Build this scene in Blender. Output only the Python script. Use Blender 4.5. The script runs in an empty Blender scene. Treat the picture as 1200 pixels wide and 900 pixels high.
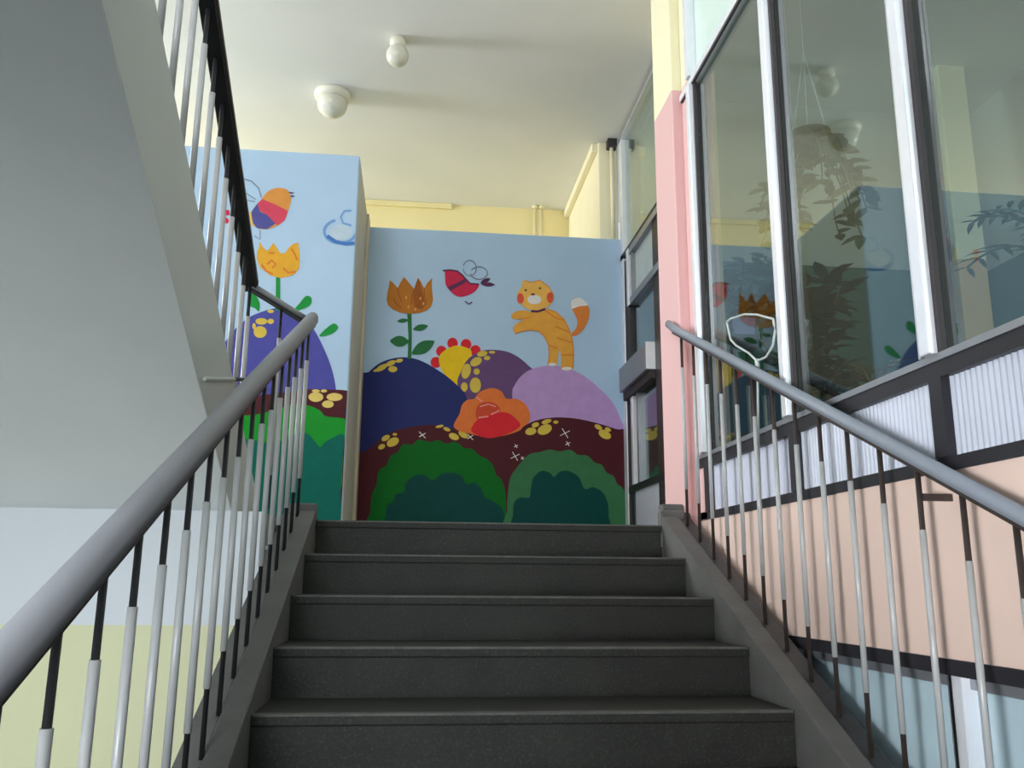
import bpy, bmesh, math, random
from mathutils import Vector, Matrix

scene = bpy.context.scene
col = scene.collection
R = math.radians
random.seed(7)

# ------------------------------------------------------------------ camera, world, lights, exposure
CAM_POS = (-0.2224, -3.8127, -0.2385)
yaw, pitch, roll = 0.10903, 0.21980, 0.00867
cy, sy, cp, sp = math.cos(yaw), math.sin(yaw), math.cos(pitch), math.sin(pitch)
fw = Vector((sy*cp, cy*cp, sp)); rt = Vector((cy, -sy, 0)); up = rt.cross(fw)
rr = math.cos(roll)*rt + math.sin(roll)*up
uu = -math.sin(roll)*rt + math.cos(roll)*up
cam_data = bpy.data.cameras.new('camera')
cam_data.sensor_fit = 'HORIZONTAL'; cam_data.sensor_width = 36.0
cam_data.lens = 36.0*1025.5/1200.0
cam_data.clip_start = 0.02
cam = bpy.data.objects.new('camera', cam_data); col.objects.link(cam)
m = Matrix.Identity(4)
for i in range(3):
    m[i][0], m[i][1], m[i][2] = rr[i], uu[i], -fw[i]
    m[i][3] = CAM_POS[i]
cam.matrix_world = m
scene.camera = cam

world = bpy.data.worlds.new('sky'); scene.world = world; world.use_nodes = True
wn = world.node_tree.nodes; wl = world.node_tree.links
wbg = wn['Background']; wbg.inputs[0].default_value = (0.72, 0.84, 1.0, 1); wbg.inputs[1].default_value = 0.9

def area(name, loc, target, sx, sy_, power, color):
    d = bpy.data.lights.new(name, 'AREA'); d.shape = 'RECTANGLE'; d.size = sx; d.size_y = sy_
    d.energy = power; d.color = color
    o = bpy.data.objects.new(name, d); col.objects.link(o); o.location = loc
    o.rotation_euler = (Vector(target)-Vector(loc)).to_track_quat('-Z', 'Z').to_euler()
    return o
DAY = (0.93, 0.97, 1.0)
area('daylight_lower_window', (-1.55, -5.12, -0.10), (-1.45, -0.45, -0.85), 1.7, 1.3, 14.5, (0.88, 0.95, 1.0)).data.spread = R(50)      # half-landing window behind the viewer
area('pink_wall_beam', (-2.05, -5.12, -0.62), (1.04, -1.7, 0.02), 0.6, 0.5, 13.5, DAY).data.spread = R(46)              # added second beam from the same window, narrowed onto the pink wall
area('daylight_upper_window', (-1.75, -5.12, 2.95), (-1.6, 0, 2.1), 1.5, 1.4, 116, DAY)       # window of the next half landing up
area('daylight_corridor_window', (-7.02, 1.72, 1.97), (0, 1.72, 2.33), 1.56, 1.32, 345, (0.93, 0.97, 1.0))
area('room_fill', (2.6, -4.3, 1.7), (2.5, 0, 1.6), 1.6, 1.6, 52, DAY)  # added lamp brightening the room behind the glazing; no window stands here
area('rear_warm_fill', (-4.0, 3.20, 2.33), (0.8, 3.4, 2.33), 1.0, 0.8, 11, (1.0, 0.93, 0.80))  # added warm lamp for the rear walls and ceiling, no window there

vs = scene.view_settings
scene.display_settings.display_device = 'sRGB'
vs.view_transform = 'Standard'; vs.look = 'None'; vs.gamma = 1.0; vs.use_curve_mapping = False
vs.exposure = 0.0
scene.cycles.use_denoising = True
scene.cycles.max_bounces = 10
scene.cycles.diffuse_bounces = 5
scene.cycles.transparent_max_bounces = 12

# ------------------------------------------------------------------ materials
def lin(c):
    return tuple((v/12.92 if v <= 0.04045 else ((v+0.055)/1.055)**2.4) for v in c)
def new_mat(name):
    mt = bpy.data.materials.new(name); mt.use_nodes = True
    return mt, mt.node_tree.nodes, mt.node_tree.links, mt.node_tree.nodes['Principled BSDF']
def mat(name, rgb, rough=0.6, metal=0.0, var=0.06, scale=6.0, bump=0.0, bscale=80.0, spec=0.5, speck=0.0):
    """rgb: sRGB 0..255 surface colour with procedural mottling and fine relief."""
    mt, n, l, b = new_mat(name)
    c = lin([v/255 for v in rgb])
    tc = n.new('ShaderNodeTexCoord')
    ns = n.new('ShaderNodeTexNoise'); ns.inputs['Scale'].default_value = scale; ns.inputs['Detail'].default_value = 5
    l.new(tc.outputs['Object'], ns.inputs['Vector'])
    rp = n.new('ShaderNodeValToRGB')
    rp.color_ramp.elements[0].position = 0.3; rp.color_ramp.elements[1].position = 0.7
    rp.color_ramp.elements[0].color = (*[max(0, v*(1-var)) for v in c], 1)
    rp.color_ramp.elements[1].color = (*[min(1, v*(1+var)) for v in c], 1)
    l.new(ns.outputs['Fac'], rp.inputs['Fac'])
    out = rp.outputs['Color']
    if speck:
        vz = n.new('ShaderNodeTexNoise'); vz.inputs['Scale'].default_value = 160; vz.inputs['Detail'].default_value = 2
        l.new(tc.outputs['Object'], vz.inputs['Vector'])
        r2 = n.new('ShaderNodeValToRGB'); r2.color_ramp.elements[0].position = 0.56; r2.color_ramp.elements[1].position = 0.68
        r2.color_ramp.elements[0].color = (0, 0, 0, 1); r2.color_ramp.elements[1].color = (1, 1, 1, 1)
        l.new(vz.outputs['Fac'], r2.inputs['Fac'])
        mx = n.new('ShaderNodeMixRGB'); mx.blend_type = 'ADD'; mx.inputs['Color2'].default_value = (speck, speck, speck*0.95, 1)
        l.new(r2.outputs['Color'], mx.inputs['Fac']); l.new(out, mx.inputs['Color1']); out = mx.outputs['Color']
    l.new(out, b.inputs['Base Color'])
    b.inputs['Roughness'].default_value = rough; b.inputs['Metallic'].default_value = metal
    b.inputs['Specular IOR Level'].default_value = spec
    if bump:
        bn = n.new('ShaderNodeTexNoise'); bn.inputs['Scale'].default_value = bscale; bn.inputs['Detail'].default_value = 4
        l.new(tc.outputs['Object'], bn.inputs['Vector'])
        bp = n.new('ShaderNodeBump'); bp.inputs['Strength'].default_value = bump; bp.inputs['Distance'].default_value = 0.01
        l.new(bn.outputs['Fac'], bp.inputs['Height']); l.new(bp.outputs['Normal'], b.inputs['Normal'])
    return mt
def two_tone(name, low, high, zsplit, rough=0.6, band=None, bump=0.06):
    """a wall painted one colour up to a height and another above it (a dado); band = (rgb, width) stripe on top of the dado"""
    mt, n, l, b = new_mat(name)
    g = n.new('ShaderNodeNewGeometry'); sx = n.new('ShaderNodeSeparateXYZ'); l.new(g.outputs['Position'], sx.inputs[0])
    ns = n.new('ShaderNodeTexNoise'); ns.inputs['Scale'].default_value = 9
    l.new(g.outputs['Position'], ns.inputs['Vector'])
    wob = n.new('ShaderNodeMath'); wob.operation = 'MULTIPLY_ADD'; wob.inputs[1].default_value = 0.008
    l.new(ns.outputs['Fac'], wob.inputs[0]); l.new(sx.outputs['Z'], wob.inputs[2])
    def step(z):
        t = n.new('ShaderNodeMath'); t.operation = 'GREATER_THAN'; t.inputs[1].default_value = z
        l.new(wob.outputs[0], t.inputs[0]); return t.outputs[0]
    mx = n.new('ShaderNodeMixRGB')
    mx.inputs['Color1'].default_value = (*lin([v/255 for v in low]), 1)
    mx.inputs['Color2'].default_value = (*lin([v/255 for v in high]), 1)
    out = mx.outputs['Color']
    if band:
        m0 = n.new('ShaderNodeMixRGB'); m0.inputs['Color1'].default_value = (*lin([v/255 for v in low]), 1)
        m0.inputs['Color2'].default_value = (*lin([v/255 for v in band[0]]), 1)
        l.new(step(zsplit), m0.inputs['Fac']); l.new(m0.outputs['Color'], mx.inputs['Color1'])
        l.new(step(zsplit+band[1]), mx.inputs['Fac'])
    else:
        l.new(step(zsplit), mx.inputs['Fac'])
    l.new(out, b.inputs['Base Color']); b.inputs['Roughness'].default_value = rough
    bn = n.new('ShaderNodeTexNoise'); bn.inputs['Scale'].default_value = 60; l.new(g.outputs['Position'], bn.inputs['Vector'])
    bp = n.new('ShaderNodeBump'); bp.inputs['Strength'].default_value = bump; bp.inputs['Distance'].default_value = 0.01
    l.new(bn.outputs['Fac'], bp.inputs['Height']); l.new(bp.outputs['Normal'], b.inputs['Normal'])
    return mt
def glass(name, tint=(0.86, 0.93, 0.92), refl=1.0):
    mt, n, l, b = new_mat(name)
    n.remove(b); o = n['Material Output']
    tr = n.new('ShaderNodeBsdfTransparent'); tr.inputs[0].default_value = (*tint, 1)
    gl = n.new('ShaderNodeBsdfGlossy'); gl.inputs['Roughness'].default_value = 0.015; gl.inputs['Color'].default_value = (1, 1, 1, 1)
    fr = n.new('ShaderNodeFresnel'); fr.inputs['IOR'].default_value = 1.55
    ge = n.new('ShaderNodeNewGeometry'); ir = n.new('ShaderNodeMapRange')      # the same index on the way in and on the way out of the sheet
    ir.inputs['To Min'].default_value = 1.55; ir.inputs['To Max'].default_value = 1/1.55
    l.new(ge.outputs['Backfacing'], ir.inputs['Value']); l.new(ir.outputs[0], fr.inputs['IOR'])
    mu = n.new('ShaderNodeMath'); mu.operation = 'MULTIPLY'; mu.use_clamp = True; mu.inputs[1].default_value = refl
    l.new(fr.outputs[0], mu.inputs[0])
    mx = n.new('ShaderNodeMixShader'); l.new(mu.outputs[0], mx.inputs[0])
    l.new(tr.outputs[0], mx.inputs[1]); l.new(gl.outputs[0], mx.inputs[2]); l.new(mx.outputs[0], o.inputs['Surface'])
    return mt

M = {}
M['white_wall'] = mat('white_wall_paint', (226, 228, 228), 0.7, var=0.03, scale=2, bump=0.08, bscale=50)
M['soffit'] = mat('soffit_whitewash', (236, 239, 239), 0.8, var=0.04, scale=2, bump=0.08, bscale=40)
M['stringer'] = mat('stringer_grey_paint', (206, 210, 205), 0.6, var=0.03, scale=3)
M['ceiling'] = mat('ceiling_whitewash', (232, 232, 230), 0.85, var=0.03, scale=1.5, bump=0.06, bscale=30)
M['under_wall'] = two_tone('white_over_pale_yellow', (214, 213, 172), (212, 216, 220), -0.405)
M['cream'] = mat('cream_wall_paint', (238, 222, 166), 0.6, var=0.03, scale=2, bump=0.05)
M['cream_pale'] = mat('pale_cream_paint', (244, 236, 204), 0.6, var=0.03, scale=2, bump=0.05)
M['pink'] = mat('pink_wall_paint', (232, 203, 190), 0.65, var=0.03, scale=3, bump=0.08, bscale=40)
M['pillar'] = two_tone('pink_under_cream', (226, 182, 180), (240, 234, 200), 2.155)
M['concrete'] = mat('stair_terrazzo', (46, 46, 42), 0.62, var=0.16, scale=7, bump=0.25, bscale=90, spec=0.35, speck=0.02)
M['nosing'] = mat('worn_lit_nosing', (92, 92, 86), 0.6, var=0.25, scale=14, bump=0.2, speck=0.03)  # paler strip: wear and the lit tread edge in one colour
M['curb'] = mat('curb_concrete', (98, 97, 94), 0.6, var=0.12, scale=9, bump=0.2, bscale=60)
M['curb_dark'] = mat('curb_dark_paint', (62, 62, 64), 0.5, var=0.15, scale=10, bump=0.15)
M['blue_wall'] = mat('light_blue_mural_ground', (172, 200, 228), 0.55, var=0.03, scale=3, bump=0.05, bscale=40)
M['end_face'] = mat('beige_grey_edge_paint', (196, 194, 184), 0.6, var=0.05, scale=4)
M['beige_trim'] = mat('beige_wood_trim', (206, 194, 172), 0.5, var=0.06, scale=8)
M['grip'] = mat('grey_plastic_grip', (140, 140, 145), 0.42, var=0.05, scale=6)
M['grip_blue'] = mat('blue_grey_plastic_grip', (134, 140, 150), 0.42, var=0.05, scale=6)
M['grip_dark'] = mat('dark_plastic_grip', (44, 38, 38), 0.45, var=0.08)
M['black'] = mat('black_painted_steel', (30, 30, 33), 0.45, var=0.12, scale=20)
M['brownblack'] = mat('brown_black_painted_steel', (58, 48, 44), 0.5, var=0.15, scale=20)
M['sleeve'] = mat('light_grey_plastic_sleeve', (178, 178, 178), 0.28, var=0.03, scale=10)
M['alu'] = mat('brushed_aluminium', (214, 216, 222), 0.32, metal=0.85, var=0.04, scale=12)
M['alu_lit'] = mat('lit_aluminium', (240, 240, 246), 0.25, metal=0.2, var=0.03, scale=12)  # whiter copy of the aluminium, window glare put into the colour
M['alu_grey'] = mat('grey_aluminium', (150, 152, 158), 0.4, metal=0.5, var=0.05, scale=12)
M['gasket'] = mat('dark_rubber_gasket', (52, 46, 48), 0.6, var=0.1)
M['dark_frame'] = mat('dark_frame_paint', (40, 38, 44), 0.5, var=0.1)
M['ribbed'] = mat('ribbed_plastic_panel', (196, 200, 214), 0.4, var=0.06, scale=5)
M['plain_panel'] = mat('smooth_lavender_panel', (206, 208, 224), 0.5, var=0.04, scale=5)
M['glass'] = glass('window_glass')
M['glass_refl'] = glass('reflective_window_glass', (0.78, 0.86, 0.83), 1.3)
M['mint'] = mat('mint_painted_glass', (214, 232, 224), 0.3, var=0.03)
M['blue_pane'] = mat('sky_blue_glass', (194, 216, 226), 0.18, var=0.08, scale=3)  # opaque blue: the sky's reflection put into the panes' colour
M['bright_pane'] = mat('reflection_pane', (200, 212, 212), 0.35, var=0.08, scale=5)  # paler pane, a bright reflection put into its colour
M['lamp_white'] = mat('white_enamel', (226, 222, 206), 0.35, var=0.03)
M['opal'] = mat('opal_glass', (214, 212, 198), 0.12, var=0.02)
M['pipe'] = mat('cream_painted_pipe', (240, 230, 190), 0.4, var=0.03)
M['room_wall'] = two_tone('teal_dado_under_white', (62, 104, 97), (196, 198, 192), 1.98)
M['room_pillar'] = two_tone('orange_dado_under_cream', (206, 168, 124), (232, 226, 196), 1.82)
M['floor'] = mat('pale_floor', (168, 164, 154), 0.5, var=0.1, speck=0.02)
M['leaf_dark'] = mat('dark_leaf', (34, 54, 38), 0.5, var=0.3, scale=18)
M['leaf_mid'] = mat('mid_green_leaf', (70, 118, 50), 0.5, var=0.3, scale=18)
M['leaf_pale'] = mat('pale_variegated_leaf', (104, 110, 78), 0.5, var=0.35, scale=22)
M['leaf_teal'] = mat('bluish_palm_leaf', (48, 84, 72), 0.5, var=0.25, scale=18)
M['bark'] = mat('brown_stem', (84, 64, 46), 0.8, var=0.2, scale=25)
M['pot_lilac'] = mat('lilac_plastic_pot', (158, 152, 206), 0.4, var=0.04)
M['pot_orange'] = mat('terracotta_pot', (182, 104, 66), 0.6, var=0.1)
M['pot_brown'] = mat('brown_clay_pot', (74, 62, 48), 0.6, var=0.1)
M['soil'] = mat('potting_soil', (52, 40, 32), 0.95, var=0.2, scale=40)
M['wire'] = mat('white_coated_wire', (196, 202, 200), 0.4, var=0.05)
M['shelf'] = mat('painted_shelf', (150, 150, 146), 0.5, var=0.06)

# ------------------------------------------------------------------ mesh helpers
class MB:
    def __init__(s): s.v = []; s.f = []
    def add(s, vs_, fs):
        o = len(s.v); s.v += [tuple(p) for p in vs_]; s.f += [tuple(i+o for i in f) for f in fs]; return s
    def box(s, x0, x1, y0, y1, z0, z1):
        return s.add([(x0,y0,z0),(x1,y0,z0),(x1,y1,z0),(x0,y1,z0),(x0,y0,z1),(x1,y0,z1),(x1,y1,z1),(x0,y1,z1)],
                     [(0,3,2,1),(4,5,6,7),(0,1,5,4),(1,2,6,5),(2,3,7,6),(3,0,4,7)])
    def prism_x(s, yz, x0, x1):            # polygon in the y-z plane (counter-clockwise seen from +x) extruded along x
        n = len(yz)
        vs_ = [(x0, y, z) for y, z in yz]+[(x1, y, z) for y, z in yz]
        fs = [tuple(range(n-1, -1, -1)), tuple(range(n, 2*n))]
        fs += [(i, (i+1) % n, n+(i+1) % n, n+i) for i in range(n)]
        return s.add(vs_, fs)
    def prism_y(s, xz, y0, y1):
        n = len(xz)
        vs_ = [(x, y0, z) for x, z in xz]+[(x, y1, z) for x, z in xz]
        fs = [tuple(range(n)), tuple(range(2*n-1, n-1, -1))]
        fs += [(i, n+i, n+(i+1) % n, (i+1) % n) for i in range(n)]
        return s.add(vs_, fs)
    def sweep(s, prof, path, caps=True):   # prof: (side, up) offsets; path: 3-D points; up stays as near to +z as it can
        P = [Vector(p) for p in path]; n = len(prof); vs_ = []
        for i, p in enumerate(P):
            d = (P[min(i+1, len(P)-1)]-P[max(i-1, 0)]).normalized()
            sd = d.cross(Vector((0, 0, 1)))
            if sd.length < 1e-4: sd = Vector((1, 0, 0))
            sd.normalize(); u = sd.cross(d).normalized()
            vs_ += [tuple(p+sd*a+u*b) for a, b in prof]
        fs = []
        for i in range(len(P)-1):
            for j in range(n):
                k = (j+1) % n
                fs.append((i*n+j, i*n+k, (i+1)*n+k, (i+1)*n+j))
        if caps:
            fs.append(tuple(range(n-1, -1, -1))); fs.append(tuple((len(P)-1)*n+j for j in range(n)))
        return s.add(vs_, fs)
    def tube(s, path, r, n=8):
        return s.sweep([(r*math.cos(2*math.pi*j/n), r*math.sin(2*math.pi*j/n)) for j in range(n)], path)
    def lathe(s, prof, n=24, c=(0, 0, 0)):
        vs_ = []; fs = []
        for r, z in prof:
            for j in range(n):
                a = 2*math.pi*j/n; vs_.append((c[0]+max(r, 1e-4)*math.cos(a), c[1]+max(r, 1e-4)*math.sin(a), c[2]+z))
        for i in range(len(prof)-1):
            for j in range(n):
                k = (j+1) % n; fs.append((i*n+j, i*n+k, (i+1)*n+k, (i+1)*n+j))
        fs.append(tuple(range(n-1, -1, -1))); fs.append(tuple((len(prof)-1)*n+j for j in range(n)))
        return s.add(vs_, fs)
    def build(s, name, material, parent=None, smooth=False, bevel=0.0, origin=None, base=False):
        if origin is None:
            origin = Vector((0, 0, 0))
            if base:
                xs = [p[0] for p in s.v]; ys = [p[1] for p in s.v]; zs = [p[2] for p in s.v]
                origin = Vector(((min(xs)+max(xs))/2, (min(ys)+max(ys))/2, min(zs)))
        origin = Vector(origin)
        me = bpy.data.meshes.new(name)
        me.from_pydata([tuple(Vector(p)-origin) for p in s.v], [], s.f); me.update()
        bm = bmesh.new(); bm.from_mesh(me); bmesh.ops.recalc_face_normals(bm, faces=bm.faces); bm.to_mesh(me); bm.free()
        if smooth:
            for p in me.polygons: p.use_smooth = len(p.vertices) == 4
        me.materials.append(material)
        o = bpy.data.objects.new(name, me); col.objects.link(o)
        if parent is not None:
            o.parent = parent; o.location = origin-world_loc(parent)
        else:
            o.location = origin
        if bevel:
            bv = o.modifiers.new('bevel', 'BEVEL'); bv.width = bevel; bv.segments = 2; bv.limit_method = 'ANGLE'; bv.angle_limit = R(40)
        return o
def world_loc(o):
    p = Vector(o.location)
    while o.parent is not None:
        o = o.parent; p = p+Vector(o.location)
    return p
def thing(name, label, cat, loc=(0, 0, 0), group=None):
    o = bpy.data.objects.new(name, None); o.empty_display_size = 0.1; col.objects.link(o); o.location = loc
    o['label'] = label; o['category'] = cat
    if group: o['group'] = group
    return o
def tag(o, label, cat, group=None):
    o['label'] = label; o['category'] = cat
    if group: o['group'] = group
    return o
def structure(o, label=None):
    o['kind'] = 'structure'
    if label: o['label'] = label
    return o
def frame(name, loc, label=None):
    o = bpy.data.objects.new(name, None); o.empty_display_size = 0.1; col.objects.link(o); o.location = loc
    return structure(o, label)
def copy_to(o, parent, loc):
    c = o.copy(); col.objects.link(c); c.parent = parent; c.location = loc
    return c

# ------------------------------------------------------------------ levels (metres; z = 0 is the landing above the stairs)
RISE, TREAD, NR = 0.1487, 0.324, 11
FLOOR = -NR*RISE
XL, XR = -0.636, 0.867
CEIL = 3.228
XG = 1.04                     # plane of the glazed wall
SL = RISE/TREAD
A_ = lambda y: 0.02-0.539*(y+0.472)      # underside of the upper flight
B_ = lambda y: 0.497-0.550*(y+0.643)     # top of its side curb

# ------------------------------------------------------------------ setting
structure(MB().box(-2.6, 1.07, -5.3, 0.0, FLOOR-0.2, FLOOR).build('floor_lower', M['floor']))
lf = MB(); lf.box(-7.1, 1.14, 0.28, 4.05, -0.22, 0.0); lf.box(1.14, 1.40, 0.70, 4.05, -0.22, 0.0); lf.box(-2.6, -0.78, -0.42, 0.28, -0.12, 0.0); lf.box(0.99, 1.06, 0.0, 0.28, -0.22, 0.0); lf.box(-7.1, -2.6, -0.45, 0.28, -0.22, 0.0)
structure(lf.build('floor', M['floor']))
structure(MB().add([], []).box(-2.6, -0.78, -0.45, -0.40, FLOOR, 0.0).build('wall_under_landing', M['under_wall']))
structure(MB().box(-0.78, 1.03, 0.34, 0.44, FLOOR, -0.22).build('wall_under_stairs', M['white_wall']))
ce = MB(); ce.box(-7.2, 4.0, -1.0, 4.15, CEIL, CEIL+0.12); ce.box(-0.85, 4.0, -5.4, -1.0, CEIL, CEIL+0.12)
structure(ce.build('ceiling', M['ceiling']))
structure(MB().box(-2.7, -0.73, -5.4, -0.88, 4.3, 4.4).build('ceiling_stairwell', M['ceiling']))
st = MB(); st.box(-0.85, -0.73, -5.3, -0.88, CEIL+0.12, 4.3); st.box(-2.6, -0.73, -1.0, -0.88, CEIL+0.12, 4.3)
structure(st.build('wall_stairwell', M['white_wall']))
structure(MB().box(-2.6, 1.04, -5.3, -2.57, 1.30, 1.487).build('floor_upper', M['soffit']))
wl_ = MB(); wl_.box(-2.72, -2.6, -5.4, -0.45, FLOOR, 4.3)
structure(wl_.build('wall_left', M['white_wall']))
wf = MB()     # facade behind the viewer with two window openings
X0, X1 = -2.45, -0.65
wf.box(-2.72, X0, -5.4, -5.2, FLOOR, 4.3); wf.box(X1, 4.0, -5.4, -5.2, FLOOR, 4.3)
for z0, z1 in ((FLOOR, -0.9), (0.7, 2.2), (3.7, 4.3)): wf.box(X0, X1, -5.4, -5.2, z0, z1)
structure(wf.build('wall_front', M['white_wall']))
structure(MB().box(-7.2, 1.16, 3.94, 4.05, 0, CEIL).build('wall_back', M['cream']))
wp = MB(); wp.box(1.16, 1.3165, 2.5665, 4.05, 0.0, CEIL)
structure(wp.build('wall_back_right', M['cream_pale'], bevel=0.01))
structure(MB().box(1.112, 1.16, 2.59, 3.94, CEIL-0.075, CEIL-0.002).build('trim_1', M['cream_pale'], bevel=0.008))
structure(MB().box(-2.0, 0.04, 3.91, 3.94, CEIL-0.054, CEIL-0.002).build('trim_2', M['cream'], bevel=0.004))
wc = MB()     # end of the side corridor with its window opening
wc.box(-7.2, -7.1, -0.45, 4.05, 0, 1.1); wc.box(-7.2, -7.1, -0.45, 4.05, 2.8, CEIL)
wc.box(-7.2, -7.1, -0.45, 0.7, 1.1, 2.8); wc.box(-7.2, -7.1, 2.75, 4.05, 1.1, 2.8)
wc.box(-7.1, -2.72, -0.55, -0.45, 0, CEIL)
structure(wc.build('wall_corridor', M['white_wall']))
# partition across the left of the landing and the wall behind it, both painted
structure(MB().box(-2.6, -0.6455, 1.4585, 2.4665, 0, 2.424).build('wall_partition', M['blue_wall'], bevel=0.009))
structure(MB().box(-0.645, -0.643, 1.475, 2.458, 0.0, 2.398).build('trim_3', M['end_face']))
structure(MB().box(-0.645, -0.6235, 2.30, 2.464, 0.0, 2.39).build('trim_4', M['beige_trim'], bevel=0.006))
structure(MB().box(-0.6455, 1.3165, 2.4665, 2.5665, 0, 2.358).build('wall_mural', M['blue_wall'], bevel=0.012))
# pink band under the glazing, pillar
structure(MB().box(XG, 1.30, -5.2, 0.02, -0.412, 0.022).build('wall_right', M['pink']))
structure(MB().box(0.985, 1.14, 0.02, 0.345, -0.2, CEIL).box(1.034, 1.14, -0.128, 0.02, 0.02, CEIL).build('pillar', M['pillar'], bevel=0.006))
# the room behind the glazing
structure(MB().box(3.86, 4.0, -5.2, 2.7, -0.2, CEIL).build('wall_room_right', M['room_wall']))
structure(MB().box(1.46, 3.86, 1.85, 2.7, -0.2, CEIL).build('wall_room_back', M['room_wall']))
structure(MB().box(3.23, 3.43, 1.2, 1.4, 0.0, CEIL).build('pillar_room', M['room_pillar'], bevel=0.01))
structure(MB().box(1.30, 3.86, -5.2, 1.85, -0.22, 0.0).build('floor_room', M['floor']))

# ------------------------------------------------------------------ window_1: the tall glazing beside the stairs
w1 = frame('window_1', (XG, 0, 0.02), 'tall aluminium glazing with ribbed lower panels beside the stairs')
bars = [-0.150, -1.03, -1.86, -2.69, -3.52]
ZS, ZT = 0.30, 2.09
ZL = 0.055
f = MB()
f.box(XG-0.006, XG+0.05, -3.6, 0.0, 0.022, ZL); f.box(XG-0.010, XG+0.05, -3.6, 0.0, ZS-0.052, ZS-0.012)
f.build('dark_rail', M['dark_frame'], w1)
f = MB(); f.box(XG-0.016, XG+0.05, -3.6, -0.02, ZS-0.012, ZS+0.006)
f.build('sill', M['alu_grey'], w1)
f = MB(); f.box(XG-0.022, XG+0.05, -3.6, 0.0, ZT-0.014, ZT+0.018); f.build('transom', M['alu_lit'], w1)
f = MB(); f.box(XG-0.008, XG+0.05, -3.6, 0.0, ZT+0.018, ZT+0.026); f.box(XG-0.016, XG-0.006, -3.6, 0.0, ZT-0.020, ZT-0.014)
f.build('gasket', M['gasket'], w1)
MB().box(XG-0.012, XG+0.05, -3.6, 0.0, CEIL-0.03, CEIL).build('head_rail', M['alu'], w1)
for i, y in enumerate(bars):
    wd = 0.022
    MB().box(XG-0.034, XG+0.005, y-wd, y+wd, ZS+0.006, ZT-0.012).build('mullion', M['alu_lit'], w1, bevel=0.003)
    MB().box(XG+0.013, XG+0.05, y-wd-0.004, y+wd+0.004, ZS+0.006, ZT-0.012).build('inner_mullion', M['gasket'], w1)
    MB().box(XG-0.034, XG+0.04, y-wd, y+wd, ZT+0.026, CEIL-0.03).build('mullion', M['alu_lit'], w1, bevel=0.003)
    g = MB(); g.box(XG-0.016, XG+0.004, y+wd, y+wd+0.012, ZS+0.006, ZT-0.014); g.box(XG-0.012, XG+0.004, y-wd-0.016, y-wd, ZS+0.006, ZT-0.014)
    g.build('gasket', M['gasket'], w1)
    g = MB(); g.box(XG-0.022, XG+0.004, y+wd+0.012, y+wd+0.022, ZS+0.006, ZT-0.014)
    g.build('sash_edge', M['alu'], w1)
    MB().box(XG-0.014, XG+0.04, y-0.026, y+0.026, ZL, ZS-0.052).build('dark_mullion', M['dark_frame'], w1)
for i in range(4):
    ya, yb = bars[i]-0.022, bars[i+1]+0.022
    ym = (ya+yb)/2
    p = MB(); hw = (ya-yb)/2
    p.box(-0.003, 0.003, -hw, hw, ZS+0.0, ZT-0.012)
    o = p.build('pane', M['glass_refl'], w1, origin=(0, 0, 0)); o.location = Vector((XG+0.008, ym, 0))-Vector(w1.location)
    p = MB(); p.box(XG+0.010, XG+0.016, yb, ya, ZT+0.026, CEIL-0.03); p.build('top_pane', M['mint'], w1)
    # ribbed panel
    za, zb = ZL, ZS-0.052
    per, amp = (0.030, 0.0012) if i == 0 else (0.0205, 0.0042)
    n = int((ya-yb)/per*6); vs_ = []; fs = []
    for k in range(n+1):
        y = yb+(ya-yb)*k/n
        x = XG+0.012-amp*(0.5+0.5*math.cos(2*math.pi*(y-yb)/per))
        vs_ += [(x, y, za), (x, y, zb)]
    for k in range(n): fs.append((2*k, 2*k+1, 2*k+3, 2*k+2))
    pm = MB(); pm.add(vs_, fs); pm.box(XG+0.020, XG+0.03, yb, ya, za, zb)
    pm.build('ribbed_panel', M['plain_panel'] if i == 0 else M['ribbed'], w1, smooth=True)
structure(MB().box(1.14, 1.33, 0.345, 0.70, -0.2, CEIL).build('wall_return', M['cream_pale']))
structure(MB().box(1.318, 1.338, 0.70, 1.177, 0.0, CEIL).build('wall_return_side', M['cream_pale']))
structure(MB().box(XG, XG+0.06, -5.2, -3.6, 0.02, CEIL).build('wall_right_end', M['pink']))

# ------------------------------------------------------------------ window_3: glazing of the storey below
w3 = frame('window_3', (XG, -2.6, FLOOR), 'pale blue glazing of the storey below the pink band')
MB().box(XG-0.008, XG+0.10, -5.2, -0.02, -0.448, -0.412).build('dark_rail', M['dark_frame'], w3)
MB().box(XG+0.028, XG+0.08, -5.2, -0.02, -0.478, -0.448).build('head_rail', M['alu_grey'], w3)
MB().box(XG+0.030, XG+0.08, -5.2, -0.02, FLOOR, FLOOR+0.5).build('lower_panel', M['plain_panel'], w3)
edges = [-0.02, -0.88, -1.765, -2.65, -3.53, -5.2]
for i in range(5):
    ya, yb = edges[i], edges[i+1]
    MB().box(XG+0.044, XG+0.05, yb+0.03, ya-0.03, FLOOR+0.5, -0.478).build('pane', M['blue_pane'], w3)
for y in edges[1:5]:
    MB().box(XG+0.006, XG+0.08, y-0.052, y-0.012, FLOOR+0.5, -0.448).build('mullion', M['alu_lit'], w3, bevel=0.003)
    MB().box(XG+0.014, XG+0.08, y-0.012, y+0.010, FLOOR+0.5, -0.448).build('gasket', M['dark_frame'], w3)
    MB().box(XG+0.022, XG+0.08, y+0.010, y+0.028, FLOOR+0.5, -0.448).build('sash_edge', M['alu'], w3)

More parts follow.
